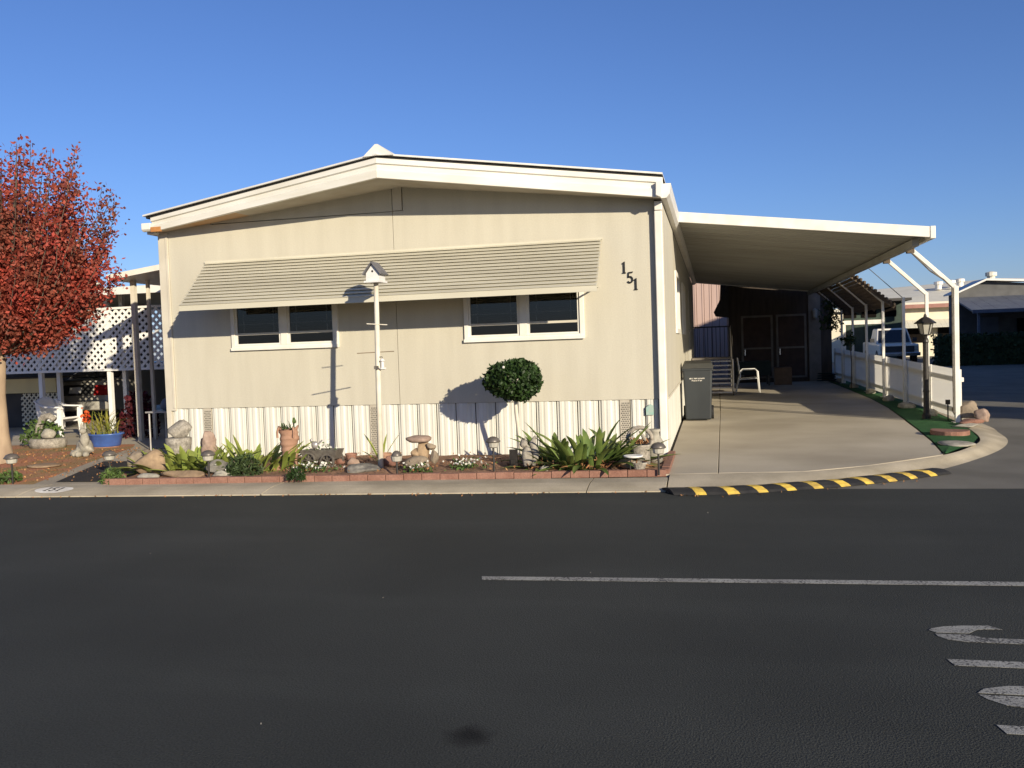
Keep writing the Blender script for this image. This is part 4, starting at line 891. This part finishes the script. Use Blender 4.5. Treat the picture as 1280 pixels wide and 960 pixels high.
# stacked stone planter at left
pt=thing('stone_urn','rough grey stone urn at the left corner of the house','planter',(-7.15,10.75,.12))
MB().lathe(-7.15,10.75,[(.13,.10),(.15,.16),(.11,.22),(.10,.26),(.15,.32),(.17,.42),(.175,.50),(.15,.51)],14).build('bowl','stone_grey',pt,smooth=True)
MB().blob((-7.15,10.75,.60),.15,.13,.13,96,14,10,.2,.7).build('carved_top','stone_grey',pt,smooth=True)
stone('stone_block',(-6.72,10.78,.36),.15,.11,.17,'rock_pink',97,'pinkish block of stone behind the bright green clump','rock',amp=.3)
# tin wagon
wg=thing('tin_wagon','little weathered metal wagon planter beside the terracotta boot','ornament',(-5.0,10.65,.12))
MB().hexa([(-5.2,10.55,.22),(-4.78,10.55,.22),(-4.78,10.75,.22),(-5.2,10.75,.22),(-5.25,10.52,.34),(-4.74,10.52,.34),(-4.74,10.78,.34),(-5.25,10.78,.34)]).build('tray','tin',wg)
def wheel(mbp,c,r,w_,name,m,parent,axis='y',n=18,rim=.2):
    rows=[]
    for (rr_,dd) in ((r,-w_/2),(r,w_/2),(r*(1-rim),w_/2),(r*(1-rim),-w_/2),(r,-w_/2)):
        rows.append([(c[0]+rr_*math.cos(2*math.pi*k/n),c[1]+dd,c[2]+rr_*math.sin(2*math.pi*k/n)) if axis=='y' else (c[0]+dd,c[1]+rr_*math.cos(2*math.pi*k/n),c[2]+rr_*math.sin(2*math.pi*k/n)) for k in range(n+1)])
    o=MB().sheet(rows).build(name,m,parent)
    return o
for c in ((-5.12,10.50,.22),(-4.86,10.50,.20),(-5.12,10.80,.22),(-4.86,10.80,.20)):
    o=wheel(None,c,.10,.02,'wheel','tin',wg); s_=MB()
    for k in range(4):
        t=k*math.pi/4; s_.bar((c[0]-.09*math.cos(t),c[1],c[2]-.09*math.sin(t)),(c[0]+.09*math.cos(t),c[1],c[2]+.09*math.sin(t)),.008,.008)
    s_.build('spokes','tin',o)
MB().tube([(-5.25,10.65,.3),(-5.38,10.62,.32),(-5.46,10.6,.30)],.012,6).build('handle','tin',wg)
wt=thing('tin_bird','small metal bird figure on the edge of the tin wagon','ornament',(-5.05,10.55,.34)); MB().blob((-5.05,10.55,.41),.05,.03,.05,5,10,8,.1,1).build('body','steel',wt,smooth=True); MB().blob((-5.09,10.55,.47),.025,.02,.025,6,8,6,.05,1).build('head','steel',wt,smooth=True); MB().tube([(-5.05,10.55,.34),(-5.05,10.55,.38)],.008,5).build('leg','iron',wt); MB().hexa([(-5.02,10.54,.40),(-4.94,10.54,.46),(-4.94,10.56,.46),(-5.02,10.56,.40),(-5.02,10.54,.42),(-4.94,10.54,.48),(-4.94,10.56,.48),(-5.02,10.56,.42)]).build('tail','steel',wt)
def pot(name,label,x,y,z,r,h,m,cat='flower pot'):
    t=thing(name,label,cat,(x,y,z)); MB().lathe(x,y,[(r*.65,z),(r*.95,z+h*.82),(r*1.08,z+h*.83),(r*1.08,z+h),(r*.92,z+h),(r*.85,z+h*.85)],16).build('pot','%s'%m,t,smooth=False); MB().lathe(x,y,[(r*.86,z+h*.83),(.01,z+h*.86)],12).build('soil','soil',t); return t
pot('clay_pot','small terracotta pot right behind the birdhouse pole',-4.12,10.62,.12,.085,.17,'terracotta')
pot('clay_pot','small dark red pot between the tin wagon and the pole',-4.72,10.95,.12,.075,.13,'brick')
# squirrel figure
sq=thing('squirrel_figure','grey stone squirrel figure beside the topiary trunk','statue',(-2.24,10.42,.12))
MB().blob((-2.22,10.42,.26),.065,.06,.14,21,12,10,.08,.9).build('body','stone_grey',sq,smooth=True); MB().blob((-2.25,10.40,.42),.05,.045,.05,22,10,8,.06,1).build('head','stone_grey',sq,smooth=True)
MB().tube([(-2.16,10.46,.14),(-2.12,10.48,.28),(-2.16,10.48,.42),(-2.12,10.48,.50)],[.03,.05,.045,.015],8).build('tail','stone_grey',sq,smooth=True)
for s in (-1,1): MB().lathe(-2.255+s*.022,10.40,[(.012,.45),(.008,.48),(.001,.495)],6).build('ear','stone_grey',sq)
tag(MB().obox((-2.4,10.48,.10),.10,.03,.24).box(-2.43,-2.37,10.44,10.464,.16,.22).build('garden_plaque','iron'),'small black plaque standing left of the squirrel figure','plaque')
# basket planter and teapot figure
bs=thing('basket_planter','round grey stone basket with tall hoop handle right of the clump','planter',(-.88,10.66,.12))
MB().lathe(-.88,10.66,[(.10,.10),(.12,.14),(.115,.30),(.145,.35),(.15,.37),(.12,.37),(.10,.33)],18).build('basket','stone_grey',bs,smooth=True)
MB().tube([(-.88+.145*math.cos(t),10.66,.42+.15*math.sin(t)) for t in np.linspace(0,2*math.pi,25)],.026,8).build('hoop','wicker',bs,smooth=True)
leaves(MB(),[(-.88+random.gauss(0,.05),10.64+random.gauss(0,.04),.39+abs(random.gauss(0,.02))) for _ in range(110)],.04,.03).build('dry_filling','leaf_litter',bs,fixn=False)['kind']='stuff'
tpf=thing('pitcher_planter','weathered stone pitcher at the right end of the bed','planter',(-.72,10.95,.12)); MB().lathe(-.72,10.95,[(.08,.10),(.10,.2),(.105,.36),(.06,.44),(.055,.48),(.08,.52),(.06,.52)],14).build('jug','stone_pale',tpf,smooth=True); MB().tube([(-.82,10.95,.36),(-.88,10.95,.46),(-.90,10.95,.50)],[.03,.02,.018],8).build('spout','stone_pale',tpf)
ds=thing('dish_stand','white shallow dish on a thin dark stake in the bed','bird bath',(-.93,10.16,.10)); MB().tube([(-.96,10.16,.09),(-.95,10.16,.27)],.008,6).build('stake','iron',ds); MB().lathe(-.92,10.16,[(.06,.27),(.11,.285),(.115,.30),(.10,.298),(.02,.285)],18).build('dish','plastic_white',ds,smooth=True)
pot('clay_pot','squat grey pot under the white dish',-.86,10.24,.10,.085,.11,'stone_grey')
# leafy litter on soil
P=[(random.uniform(-7.2,-.65),random.uniform(9.9,11.8),.15) for _ in range(500)]
P=[p for p in P if p[1]>bricky(p[0])+.12]
tag(leaves(MB(),P,.04,.022).build('bed_litter','leaf_litter',fixn=False),'dry leaf crumbs over the soil of the garden bed','leaves',kind='stuff')

# ================================================================== LEFT YARD
# red crape myrtle
rt=thing('red_tree','red autumn tree with upright twigs and pale trunk at the left edge','tree',(-10.8,11.75,.05))
fk=np.array((-10.92,11.78,1.72))
MB().tube([(-10.86,11.72,.03),(-10.88,11.72,.12),(-10.92,11.74,.5),(-10.95,11.76,1.1),fk],[.19,.14,.11,.10,.10],14).build('trunk','bark',rt,smooth=True)
ec=np.array((-10.82,11.9,3.50)); er=np.array((1.80,1.75,1.66)); LP=[]
rs=np.random.default_rng(5); brm=MB(); ntw=460
for i in range(ntw):
    while True:
        d=norm(rs.normal(size=3)); rad=rs.uniform(.45,1.04) 
        e=ec+d*er*rad
        if e[2]>1.95: break
    if rs.random()<.16: e=e+np.array((0,0,rs.uniform(.1,.32)))
    h=e-fk; c=fk+np.array((h[0]*.72,h[1]*.72,h[2]*.30)); n=9
    pts=[(1-t)**2*fk+2*t*(1-t)*c+t*t*e for t in np.linspace(0,1,n)]
    pts=[p+rs.normal(size=3)*.025*(k/n) for k,p in enumerate(pts)]
    big=i<16
    brm.tube(pts,list(np.linspace(.045 if big else .014,.004,n)),5 if big else 3,cap=False)
    m=int(rs.uniform(120,290))
    tt=rs.uniform(.30,1.0,m)**.8; seg_=np.array(pts)
    for t in tt:
        k=min(int(t*(n-1)),n-2); u=t*(n-1)-k; LP.append(seg_[k]*(1-u)+seg_[k+1]*u+rs.normal(size=3)*np.array((.075,.075,.08)))
brm.build('limbs','bark_grey',rt,fixn=False)
leaves(MB(),LP,.068,.042,.3,rs).build('crown','red_leaf',rt,fixn=False)

# neighbour's carport with lattice
nc=thing('lattice_carport','neighbouring carport with white lattice screen at the left','carport',(-14,17,.05))
NX0,NX1,NY=-19.0,-8.6,17.0
def clipseg(p,d,x0,x1,z0,z1):
    ts=[0,]; t0,t1=-1e9,1e9
    for o_,dd,a,b in ((p[0],d[0],x0,x1),(p[1],d[1],z0,z1)):
        u,v=(a-o_)/dd,(b-o_)/dd; t0=max(t0,min(u,v)); t1=min(t1,max(u,v))
    return (t0,t1) if t1>t0+.02 else None
lat=MB(); pitch=.165
for s,yy in ((1,NY),(-1,NY+.012)):
    for k in range(int((NX1-NX0+1.4)/pitch)+10):
        x=NX0-1.4+k*pitch; p=(x,1.40) if s==1 else (x+1.4,1.40); d=(.7071,.7071) if s==1 else (-.7071,.7071)
        r_=clipseg(p,d,NX0,NX1,1.40,2.70)
        if r_: lat.bar((p[0]+d[0]*r_[0],yy,p[1]+d[1]*r_[0]),(p[0]+d[0]*r_[1],yy,p[1]+d[1]*r_[1]),.056,.009,up=(0,1,0))
# bar width lies across; up=(0,1,0) keeps slats flat in the screen
tag(lat.build('lattice_panel','plastic_white',nc,fixn=False),kind='stuff')
for z in (1.36,2.70): MB().box(NX0,NX1,NY-.02,NY+.03,z,z+.05).build('lattice_rail','plastic_white',nc)
MB().box(NX0,NX1,NY-.6,NY-.52,2.97,3.13).build('fascia','white',nc)
MB().box(NX0,NX1,NY-.52,NY+7,3.06,3.11).build('roof','beige_roof',nc)
for x,y in ((-14.72,17.06),(-14.45,17.3),(-12.95,17.06),(-12.75,17.3),(-17.9,17.06),(-9.5,17.06)): MB().box(x-.045,x+.045,y-.045,y+.045,.05,3.05).build('post','plastic_white',nc)
MB().box(-24,-15.0,21.4,21.5,.05,3.06).build('back_wall','dark_wall',nc)
MB().box(-15.0,-7,25,25.1,.05,3.06).build('back_wall','dark_wall',nc)
MB().lathe(-14.2,18.2,[(.16,3.11),(.16,3.33),(.20,3.34),(.20,3.42),(.05,3.47)],12).build('roof_vent','beige_roof',nc)
# low shed with cream panel and lattice
nl=thing('lattice_shed','low cream panelled shed with small lattice below, behind the red tree trunk','shed',(-16.2,18,.05))
MB().box(-18.6,-15.15,18.0,18.1,.88,1.22).build('cream_panel','cream_yellow',nl); MB().box(-18.6,-15.15,18.0,19.5,1.22,1.26).build('top','dark_wall',nl); MB().box(-18.6,-15.15,18.12,18.2,.05,.88).build('backing','dark_wall',nl)
l2=MB()
for s,yy in ((1,18.08),(-1,18.092)):
    for k in range(40):
        x=-17.6+k*.13; p=(x,.1); d=(s*.7071,.7071); r_=clipseg(p,d,-16.2,-15.15,.1,.86)
        if r_: l2.bar((p[0]+d[0]*r_[0],yy,p[1]+d[1]*r_[0]),(p[0]+d[0]*r_[1],yy,p[1]+d[1]*r_[1]),.035,.009,up=(0,1,0))
tag(l2.build('lattice_panel','cream_wall',nl,fixn=False),kind='stuff')
# parked car under the neighbour's carport
car=thing('parked_car','beige grey car parked nose in, its boot showing under the white lattice','car',(-15.45,21,.05))
cx0,cx1=-16.35,-14.55
side=[(19.15,.35),(19.05,.55),(19.08,.80),(19.22,1.10),(19.75,1.14),(20.35,1.50),(21.6,1.52),(22.4,1.15),(23.4,1.02),(23.65,.75),(23.6,.35)]
mb=MB(); rows=[]
for fx,ins in ((0,.07),(.06,.015),(.2,0),(.8,0),(.94,.015),(1,.07)):
    rows.append([(cx0+(cx1-cx0)*fx,21.35+(y-21.35)*(1-ins*.35),.35+(z-.35)*(1-ins*(.9 if z>1 else .4))) for y,z in side+[side[0]]])
mb.sheet(rows); n=len(side)+1; mb.f.append(tuple(range(n-1))); mb.f.append(tuple(len(mb.v)-2-i for i in range(n-1))); mb.build('body','car_paint',car,smooth=False,bevel=.02)
MB().box(cx0+.03,cx1-.03,18.95,19.15,.38,.60).build('bumper','car_paint',car,bevel=.04)
MB().hexa([(-16.15,19.76,1.16),(-14.75,19.76,1.16),(-14.85,20.30,1.49),(-16.05,20.30,1.49),(-16.15,19.74,1.18),(-14.75,19.74,1.18),(-14.85,20.28,1.51),(-16.05,20.28,1.51)]).build('rear_window','car_glass',car)
for a,b in ((cx0-.005,cx0+.40),(cx1-.40,cx1+.005)): MB().hexa([(a,19.02,.74),(b,19.02,.74),(b,19.2,.74),(a,19.2,.74),(a,19.09,.99),(b,19.09,.99),(b,19.25,.99),(a,19.25,.99)]).build('tail_light','tail_red',car,bevel=.01)
MB().hexa([(-15.85,19.005,.74),(-15.05,19.005,.74),(-15.05,19.2,.74),(-15.85,19.2,.74),(-15.85,19.10,1.0),(-15.05,19.10,1.0),(-15.05,19.25,1.0),(-15.85,19.25,1.0)]).build('plate_recess','car_trim',car)
pn=MB().hexa([(-15.62,18.99,.80),(-15.28,18.99,.80),(-15.28,19.0,.80),(-15.62,19.0,.80),(-15.62,19.03,.95),(-15.28,19.03,.95),(-15.28,19.05,.95),(-15.62,19.05,.95)]).build('license_plate','plate',car)
for x in (cx0+.12,cx1-.12):
    for y in (19.85,22.75):
        o=wheel(None,(x,y,.36),.31,.20,'wheel','rubber',car,axis='x',n=20,rim=.38); MB().add([(x+dx,y+.19*math.cos(t),.36+.19*math.sin(t)) for dx in (-.07,.07) for t in np.linspace(0,6.283,12,endpoint=False)],[tuple(range(12)),tuple(range(12,24))]).build('rim','chrome',o)

# white plastic chair
pc=thing('plastic_chair','white moulded plastic garden armchair under the lattice at left','chair',(-12.9,15.5,.05))
cx,cy=-12.95,15.45
def strip(name,pts,w0,n=None):
    MB().sheet([[(x,y-w0,z),(x,y,z),(x,y+w0,z)] for x,y,z in pts]).build(name,'plastic_white',pc,solid=.028,fixn=False)
MB().sheet([[(cx-.20-.13*t+.05*abs(a)**2*.3,cy+a*(.27-.03*t),.44+(.45-.07*abs(a)**3)*t) for a in np.linspace(-1,1,9)] for t in np.linspace(0,1,7)]).build('backrest','plastic_white',pc,smooth=True,solid=.03,fixn=False)
MB().hexa([(cx-.24,cy-.26,.41),(cx+.25,cy-.26,.44),(cx+.25,cy+.26,.44),(cx-.24,cy+.26,.41),(cx-.24,cy-.26,.45),(cx+.25,cy-.26,.48),(cx+.25,cy+.26,.48),(cx-.24,cy+.26,.45)]).build('seat','plastic_white',pc,bevel=.015)
for s in (-1,1):
    yy=cy+s*.285
    strip('armrest',[(cx-.33,yy,.82),(cx-.24,yy,.74),(cx-.10,yy,.69),(cx+.12,yy,.68),(cx+.25,yy,.68),(cx+.285,yy,.64)],.04)
    MB().prismY([(cx+.29,.66),(cx+.20,.66),(cx+.19,.46),(cx+.24,.055),(cx+.29,.055)],yy-.022,yy+.022).build('leg','plastic_white',pc)
    MB().prismY([(cx-.31,.80),(cx-.20,.70),(cx-.13,.46),(cx-.21,.055),(cx-.29,.055),(cx-.25,.46)],yy-.022,yy+.022).build('leg','plastic_white',pc)
    MB().prismY([(cx-.14,.36),(cx+.20,.38),(cx+.20,.475),(cx-.14,.455)],yy-.020,yy+.020).build('side_panel','plastic_white',pc)
# blue bowl planter with yellow grass
bl=thing('blue_planter','wide blue glazed planter on the walk by the white chair','planter',(-10.6,13.75,.055)); MB().lathe(-10.6,13.75,[(.24,.055),(.27,.10),(.31,.27),(.335,.28),(.335,.30),(.30,.30),(.28,.26)],20,1,.8).build('bowl','blue_pot',bl,smooth=True); MB().lathe(-10.6,13.75,[(.285,.262),(.01,.28)],16,1,.8).build('soil','soil',bl); MB().lathe(-10.6,13.75,[(.26,.053),(.27,.07)],20,1,.8).build('saucer','terracotta',bl)
yg=thing('yellow_grass_plant','yellow green strappy grass growing in the blue planter','plant',(-10.6,13.75,.28))
for k in range(60): blade(MB(),(-10.6+random.uniform(-.22,.22),13.75+random.uniform(-.15,.15),.26),random.uniform(0,6.28),random.uniform(.8,1.5),random.uniform(.3,.62),.022,random.uniform(.3,1.5),6,.15).build('leaf','grass_yellow',yg,smooth=True,fixn=False)
shrub('dark_red_shrub','dark burgundy leafy shrub in shade behind the blue planter',(-11.1,15.4,.05),(.42,.35,1.0),900,.10,.06,'dark_red_leaf',.2,9)
fr_=thing('red_flower','bright red and yellow flower by the arm of the white chair','flower',(-11.5,14.4,.05)); MB().tube([(-11.5,14.4,.05),(-11.5,14.4,.5)],.008,5).build('stem','bush_leaf',fr_); leaves(MB(),[(-11.5+random.gauss(0,.04),14.4+random.gauss(0,.04),.53+random.gauss(0,.06)) for _ in range(50)],.07,.045).build('blossom','flower_red',fr_,fixn=False)
# rabbit / animal statue
rb=thing('animal_statue','pale stone animal statue sitting on the mulch in front of the blue planter','statue',(-10.0,12.5,.05))
MB().blob((-10.03,12.5,.18),.16,.12,.14,31,14,10,.2,.85).build('body','stone_pale',rb,smooth=True); MB().blob((-9.97,12.42,.33),.068,.07,.14,32,12,10,.08,1).build('chest','stone_pale',rb,smooth=True); MB().blob((-9.96,12.38,.47),.05,.062,.05,33,12,8,.06,1).build('head','stone_pale',rb,smooth=True)
for s in (-1,1):
    MB().lathe(-9.98+s*.035,12.42,[(.02,.50),(.016,.56),(.002,.60)],7).build('ear','stone_pale',rb); MB().blob((-9.98+s*.07,12.36,.09),.05,.07,.05,34,10,6,.08,.8).build('paw','stone_pale',rb,smooth=True)
MB().blob((-10.16,12.42,.11),.10,.07,.07,36,10,8,.15,.8).build('haunch','stone_pale',rb,smooth=True)
# stone wishing well planter
wp=thing('stone_planter','rough grey stone planter with an arched back near the red tree','planter',(-11.85,13.8,.05))
MB().lathe(-11.85,13.8,[(.34,.05),(.36,.12),(.36,.20),(.33,.22),(.28,.22)],16,1,.7).build('basin','stone_grey',wp,smooth=True)
MB().tube([(-12.08,13.85,.2),(-12.06,13.85,.45),(-11.95,13.85,.60),(-11.82,13.85,.62),(-11.72,13.85,.55)],[.08,.07,.07,.06,.05],10).build('arch','stone_grey',wp,smooth=True)
MB().blob((-11.72,13.68,.30),.14,.10,.10,38,12,8,.12,.7).build('white_stone','stone_pale',wp,smooth=True)
shrub('planter_greens','green leafy plants growing around the stone planter',(-12.05,13.9,.12),(.42,.3,.5),420,.09,.05,'lime_leaf',.5,12)
tag(MB().lathe(-12.6,13.4,[(.10,.05),(.13,.12),(.15,.42),(.16,.44),(.13,.44)],14).build('pink_pot','rock_pink',smooth=True),'pale pink tall clay pot beside the red tree trunk','flower pot')
stone('stepping_stone',(-9.7,11.2,.07),.26,.20,.03,'rock_orange',39,'flat tan stepping stone on the mulch by the red tree','stone',amp=.08)
# small table by the house side
tt_=thing('side_table','small metal table with a grey bag in the shade beside the house','table',(-9.0,13.3,.05))
MB().box(-9.28,-8.3,13.05,13.6,.69,.715).build('table_top','steel',tt_)
for x,y in ((-9.24,13.1),(-8.35,13.1),(-9.24,13.55),(-8.35,13.55)): MB().tube([(x,y,.05),(x,y,.69)],.015,6).build('leg','steel',tt_)
tag(MB().blob((-8.95,13.3,.80),.20,.14,.13,44,14,8,.12,.6).build('grey_bag','blue_grey',smooth=True),'crumpled grey bag lying on the small table beside the house','bag')

# ================================================================== BACKGROUND RIGHT AND REAR
def vents_on(par,pts,m='white'):
    for x,y,z,r in pts: MB().lathe(x,y,[(r*.7,z-.1),(r*.7,z+.22),(r,z+.23),(r,z+.42),(r*.2,z+.48)],12).build('roof_vent',m,par)
pk=thing('pink_house','pink ribbed house wall seen behind the carport beyond the steps','house',(0,37,.05))
for i in range(24):
    x=-3+i*.30; MB().prism([(x+.005,37.03),(x+.01,37.0),(x+.20,37.0),(x+.22,36.98),(x+.28,36.98),(x+.295,37.03)],.05,4.6 if True else 0).build('wall_panel','pink_wall',pk)
MB().box(-3,4.2,37.031,37.1,.05,4.6).build('backing','dark_wall',pk); MB().hexa([(-3.3,36.7,4.6),(4.5,36.7,4.6),(4.5,42,4.6),(-3.3,42,4.6),(-3.3,36.7,4.7),(4.5,36.7,4.7),(4.5,42,5.2),(-3.3,42,5.2)]).build('roof','roof',pk)
# cream house wall + garage
gr=thing('cream_garage','cream house with dark garage opening framed in white beyond the fence','house',(8,55,0))
MB().box(5.6,7.35,54,62,.0,2.9).build('wall','cream_wall',gr); MB().box(7.35,10.9,55.6,55.7,.0,3.4).build('wall','green_wall',gr); MB().box(7.35,11.0,53.8,62,3.4,3.55).build('roof','dark_wall',gr)
MB().box(5.4,7.6,53.6,62.2,2.9,3.05).build('roof','beige_roof',gr)
MB().box(7.5,9.7,55.45,55.58,2.15,2.4).build('door_frame','white',gr); MB().box(7.5,7.68,55.45,55.58,0,2.15).build('door_frame','white',gr)
for i in range(4): MB().box(7.70+i*.5,8.18+i*.5,55.5,55.59,.05,2.13).build('garage_panel','green_wall',gr)
for i in range(3): MB().box(7.5+i*1.1,8.3+i*1.1,55.54,55.595,2.55,3.2).build('window','dark_room',gr)
# white house with beige roof and awnings
wh=thing('white_house','white house with beige metal roof and pale awning beyond the pickup truck','house',(14,62,0))
MB().box(11.6,18.5,62,70,0,3.3).build('wall','cream_wall',wh)
MB().hexa([(11.2,61.5,3.35),(18.9,61.5,3.35),(18.9,70,5.0),(11.2,70,4.6),(11.2,61.5,3.5),(18.9,61.5,3.5),(18.9,70,5.2),(11.2,70,4.8)]).build('roof','beige_roof',wh)
MB().box(11.2,18.6,61.3,61.48,3.12,3.36).build('fascia','red_roof',wh)
for i in range(12): x=12.0+i*.32; MB().hexa([(x,61.98,2.35),(x+.31,61.98,2.35),(x+.31,60.9,1.85),(x,60.9,1.85),(x,61.98,2.38),(x+.31,61.98,2.38),(x+.31,60.9,1.88),(x,60.9,1.88)]).build('awning_strip','blue_grey' if False else 'beige_roof',wh)
for x0_,x1_ in ((12.3,13.4),(14.2,15.4)): MB().box(x0_,x1_,61.95,61.99,.9,1.85).build('window','dark_room',wh)
MB().box(15.95,16.6,61.5,61.98,.3,2.6).build('entry_wall','cream_yellow',wh)
vents_on(wh,[(15.2,66,4.55,.30),(16.0,66,4.6,.30),(16.7,66.5,4.7,.30)])
# shaded gable house at right edge
gh=thing('gable_house','shaded grey gable house with blue grey awning roof at the right edge','house',(16,48,0))
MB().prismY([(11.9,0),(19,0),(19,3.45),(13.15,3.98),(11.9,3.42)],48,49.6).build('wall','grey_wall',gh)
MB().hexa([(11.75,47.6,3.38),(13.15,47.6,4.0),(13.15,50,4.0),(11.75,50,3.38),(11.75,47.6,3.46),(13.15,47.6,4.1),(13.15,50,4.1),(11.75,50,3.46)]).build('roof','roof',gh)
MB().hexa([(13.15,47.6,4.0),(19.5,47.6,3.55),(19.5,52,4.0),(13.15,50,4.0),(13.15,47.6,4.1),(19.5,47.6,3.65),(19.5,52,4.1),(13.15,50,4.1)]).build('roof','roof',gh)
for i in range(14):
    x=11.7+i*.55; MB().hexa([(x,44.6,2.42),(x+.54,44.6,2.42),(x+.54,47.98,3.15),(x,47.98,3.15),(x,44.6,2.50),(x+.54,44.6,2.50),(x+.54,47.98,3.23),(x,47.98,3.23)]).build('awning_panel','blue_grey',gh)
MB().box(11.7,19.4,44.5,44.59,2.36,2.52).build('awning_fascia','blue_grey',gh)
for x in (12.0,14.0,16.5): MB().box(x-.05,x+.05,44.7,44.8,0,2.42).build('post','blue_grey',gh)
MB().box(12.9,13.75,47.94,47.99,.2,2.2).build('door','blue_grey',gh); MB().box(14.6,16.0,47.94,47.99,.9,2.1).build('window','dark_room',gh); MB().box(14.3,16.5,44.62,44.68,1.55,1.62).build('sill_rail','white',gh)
vents_on(gh,[(14.3,51,4.15,.28),(17.0,52,4.1,.22)],'beige_roof')
# hedge
P=[]
for i in range(9000): P.append((random.uniform(9.9,18.5),44+random.uniform(-.5,.5),random.uniform(.0,1.42)+.05*math.sin(i)))
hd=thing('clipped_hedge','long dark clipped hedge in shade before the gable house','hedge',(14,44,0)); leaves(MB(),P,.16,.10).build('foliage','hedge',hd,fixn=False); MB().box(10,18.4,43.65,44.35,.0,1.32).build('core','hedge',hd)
# pickup truck
tk=thing('pickup_truck','white pickup truck parked beyond the fence by the garage','truck',(9.2,49.5,0))
TX0,TX1=8.2,10.05
def tb_(name,pts,m,**k): return MB().hexa(pts).build(name,m,tk,**k)
tb_('body',[(TX0,47.6,.45),(TX1,47.6,.45),(TX1,52.8,.45),(TX0,52.8,.45),(TX0,47.7,1.02),(TX1,47.7,1.02),(TX1,52.8,1.12),(TX0,52.8,1.12)],'truck_paint',bevel=.06)
tb_('cab',[(TX0+.05,48.9,1.0),(TX1-.05,48.9,1.0),(TX1-.05,50.9,1.0),(TX0+.05,50.9,1.0),(TX0+.20,49.5,1.83),(TX1-.20,49.5,1.83),(TX1-.20,50.7,1.83),(TX0+.20,50.7,1.83)],'truck_paint',bevel=.05)
tb_('windshield',[(TX0+.16,48.93,1.10),(TX1-.16,48.93,1.10),(TX1-.16,49.0,1.10),(TX0+.16,49.0,1.10),(TX0+.27,49.40,1.74),(TX1-.27,49.40,1.74),(TX1-.27,49.5,1.74),(TX0+.27,49.5,1.74)],'car_glass')
MB().box(TX0+.25,TX1-.25,47.57,47.63,.62,.92).build('grille','car_trim',tk)
for a,b in ((TX0+.04,TX0+.24),(TX1-.24,TX1-.04)): MB().box(a,b,47.56,47.64,.70,.92).build('headlight','lens',tk)
MB().box(TX0-.02,TX1+.02,47.42,47.6,.42,.60).build('bumper','chrome',tk,bevel=.03)
for x in (TX0+.1,TX1-.1):
    for y in (48.5,51.8): wheel(None,(x,y,.36),.36,.22,'wheel','rubber',tk,axis='x',n=18,rim=.45)
MB().box(TX1+.0,TX1+.2,49.1,49.2,1.12,1.32).build('mirror','car_trim',tk); MB().box(TX0-.2,TX0,49.1,49.2,1.12,1.32).build('mirror','car_trim',tk)
# unseen blockers added right of the frame to shade the street and the carport floor
def shade_house(label,x0_,x1_,y0_,y1_,h,rise):
    t=thing('shade_building',label,'house',((x0_+x1_)/2,y0_,0)); MB().box(x0_,x1_,y0_,y1_,0,h).build('wall','cream_wall',t)
    ym=(y0_+y1_)/2
    MB().prismX([(y0_-.05,h),(y1_+.05,h),(ym,h+rise)],x0_-.05,x1_+.3).build('roof','roof',t)
    MB().box(x0_-.03,x0_-.005,ym-.6,ym+.6,1.2,2.2).build('window','car_glass',t)
shade_house('tall unseen building added to shade the carport and the street',11.4,24,15.6,31.0,6.8,.5)
shade_house('farther unseen building added to shade the gable house',14.0,24,34.0,41.5,3.7,.3)
P=[(random.uniform(9.9,10.7),random.uniform(11.9,14.7),random.uniform(0,5.5)) for _ in range(9000)]  # narrow hedge added unseen, cut to leave a lit strip on the driveway
th=thing('shade_hedge','tall unseen hedge added to cast the shade band on the driveway','hedge',(10.3,13.3,0)); leaves(MB(),P,.22,.12,.6).build('foliage','hedge',th,fixn=False); MB().box(10.0,10.6,12.0,14.6,.0,5.3).build('core','hedge',th)
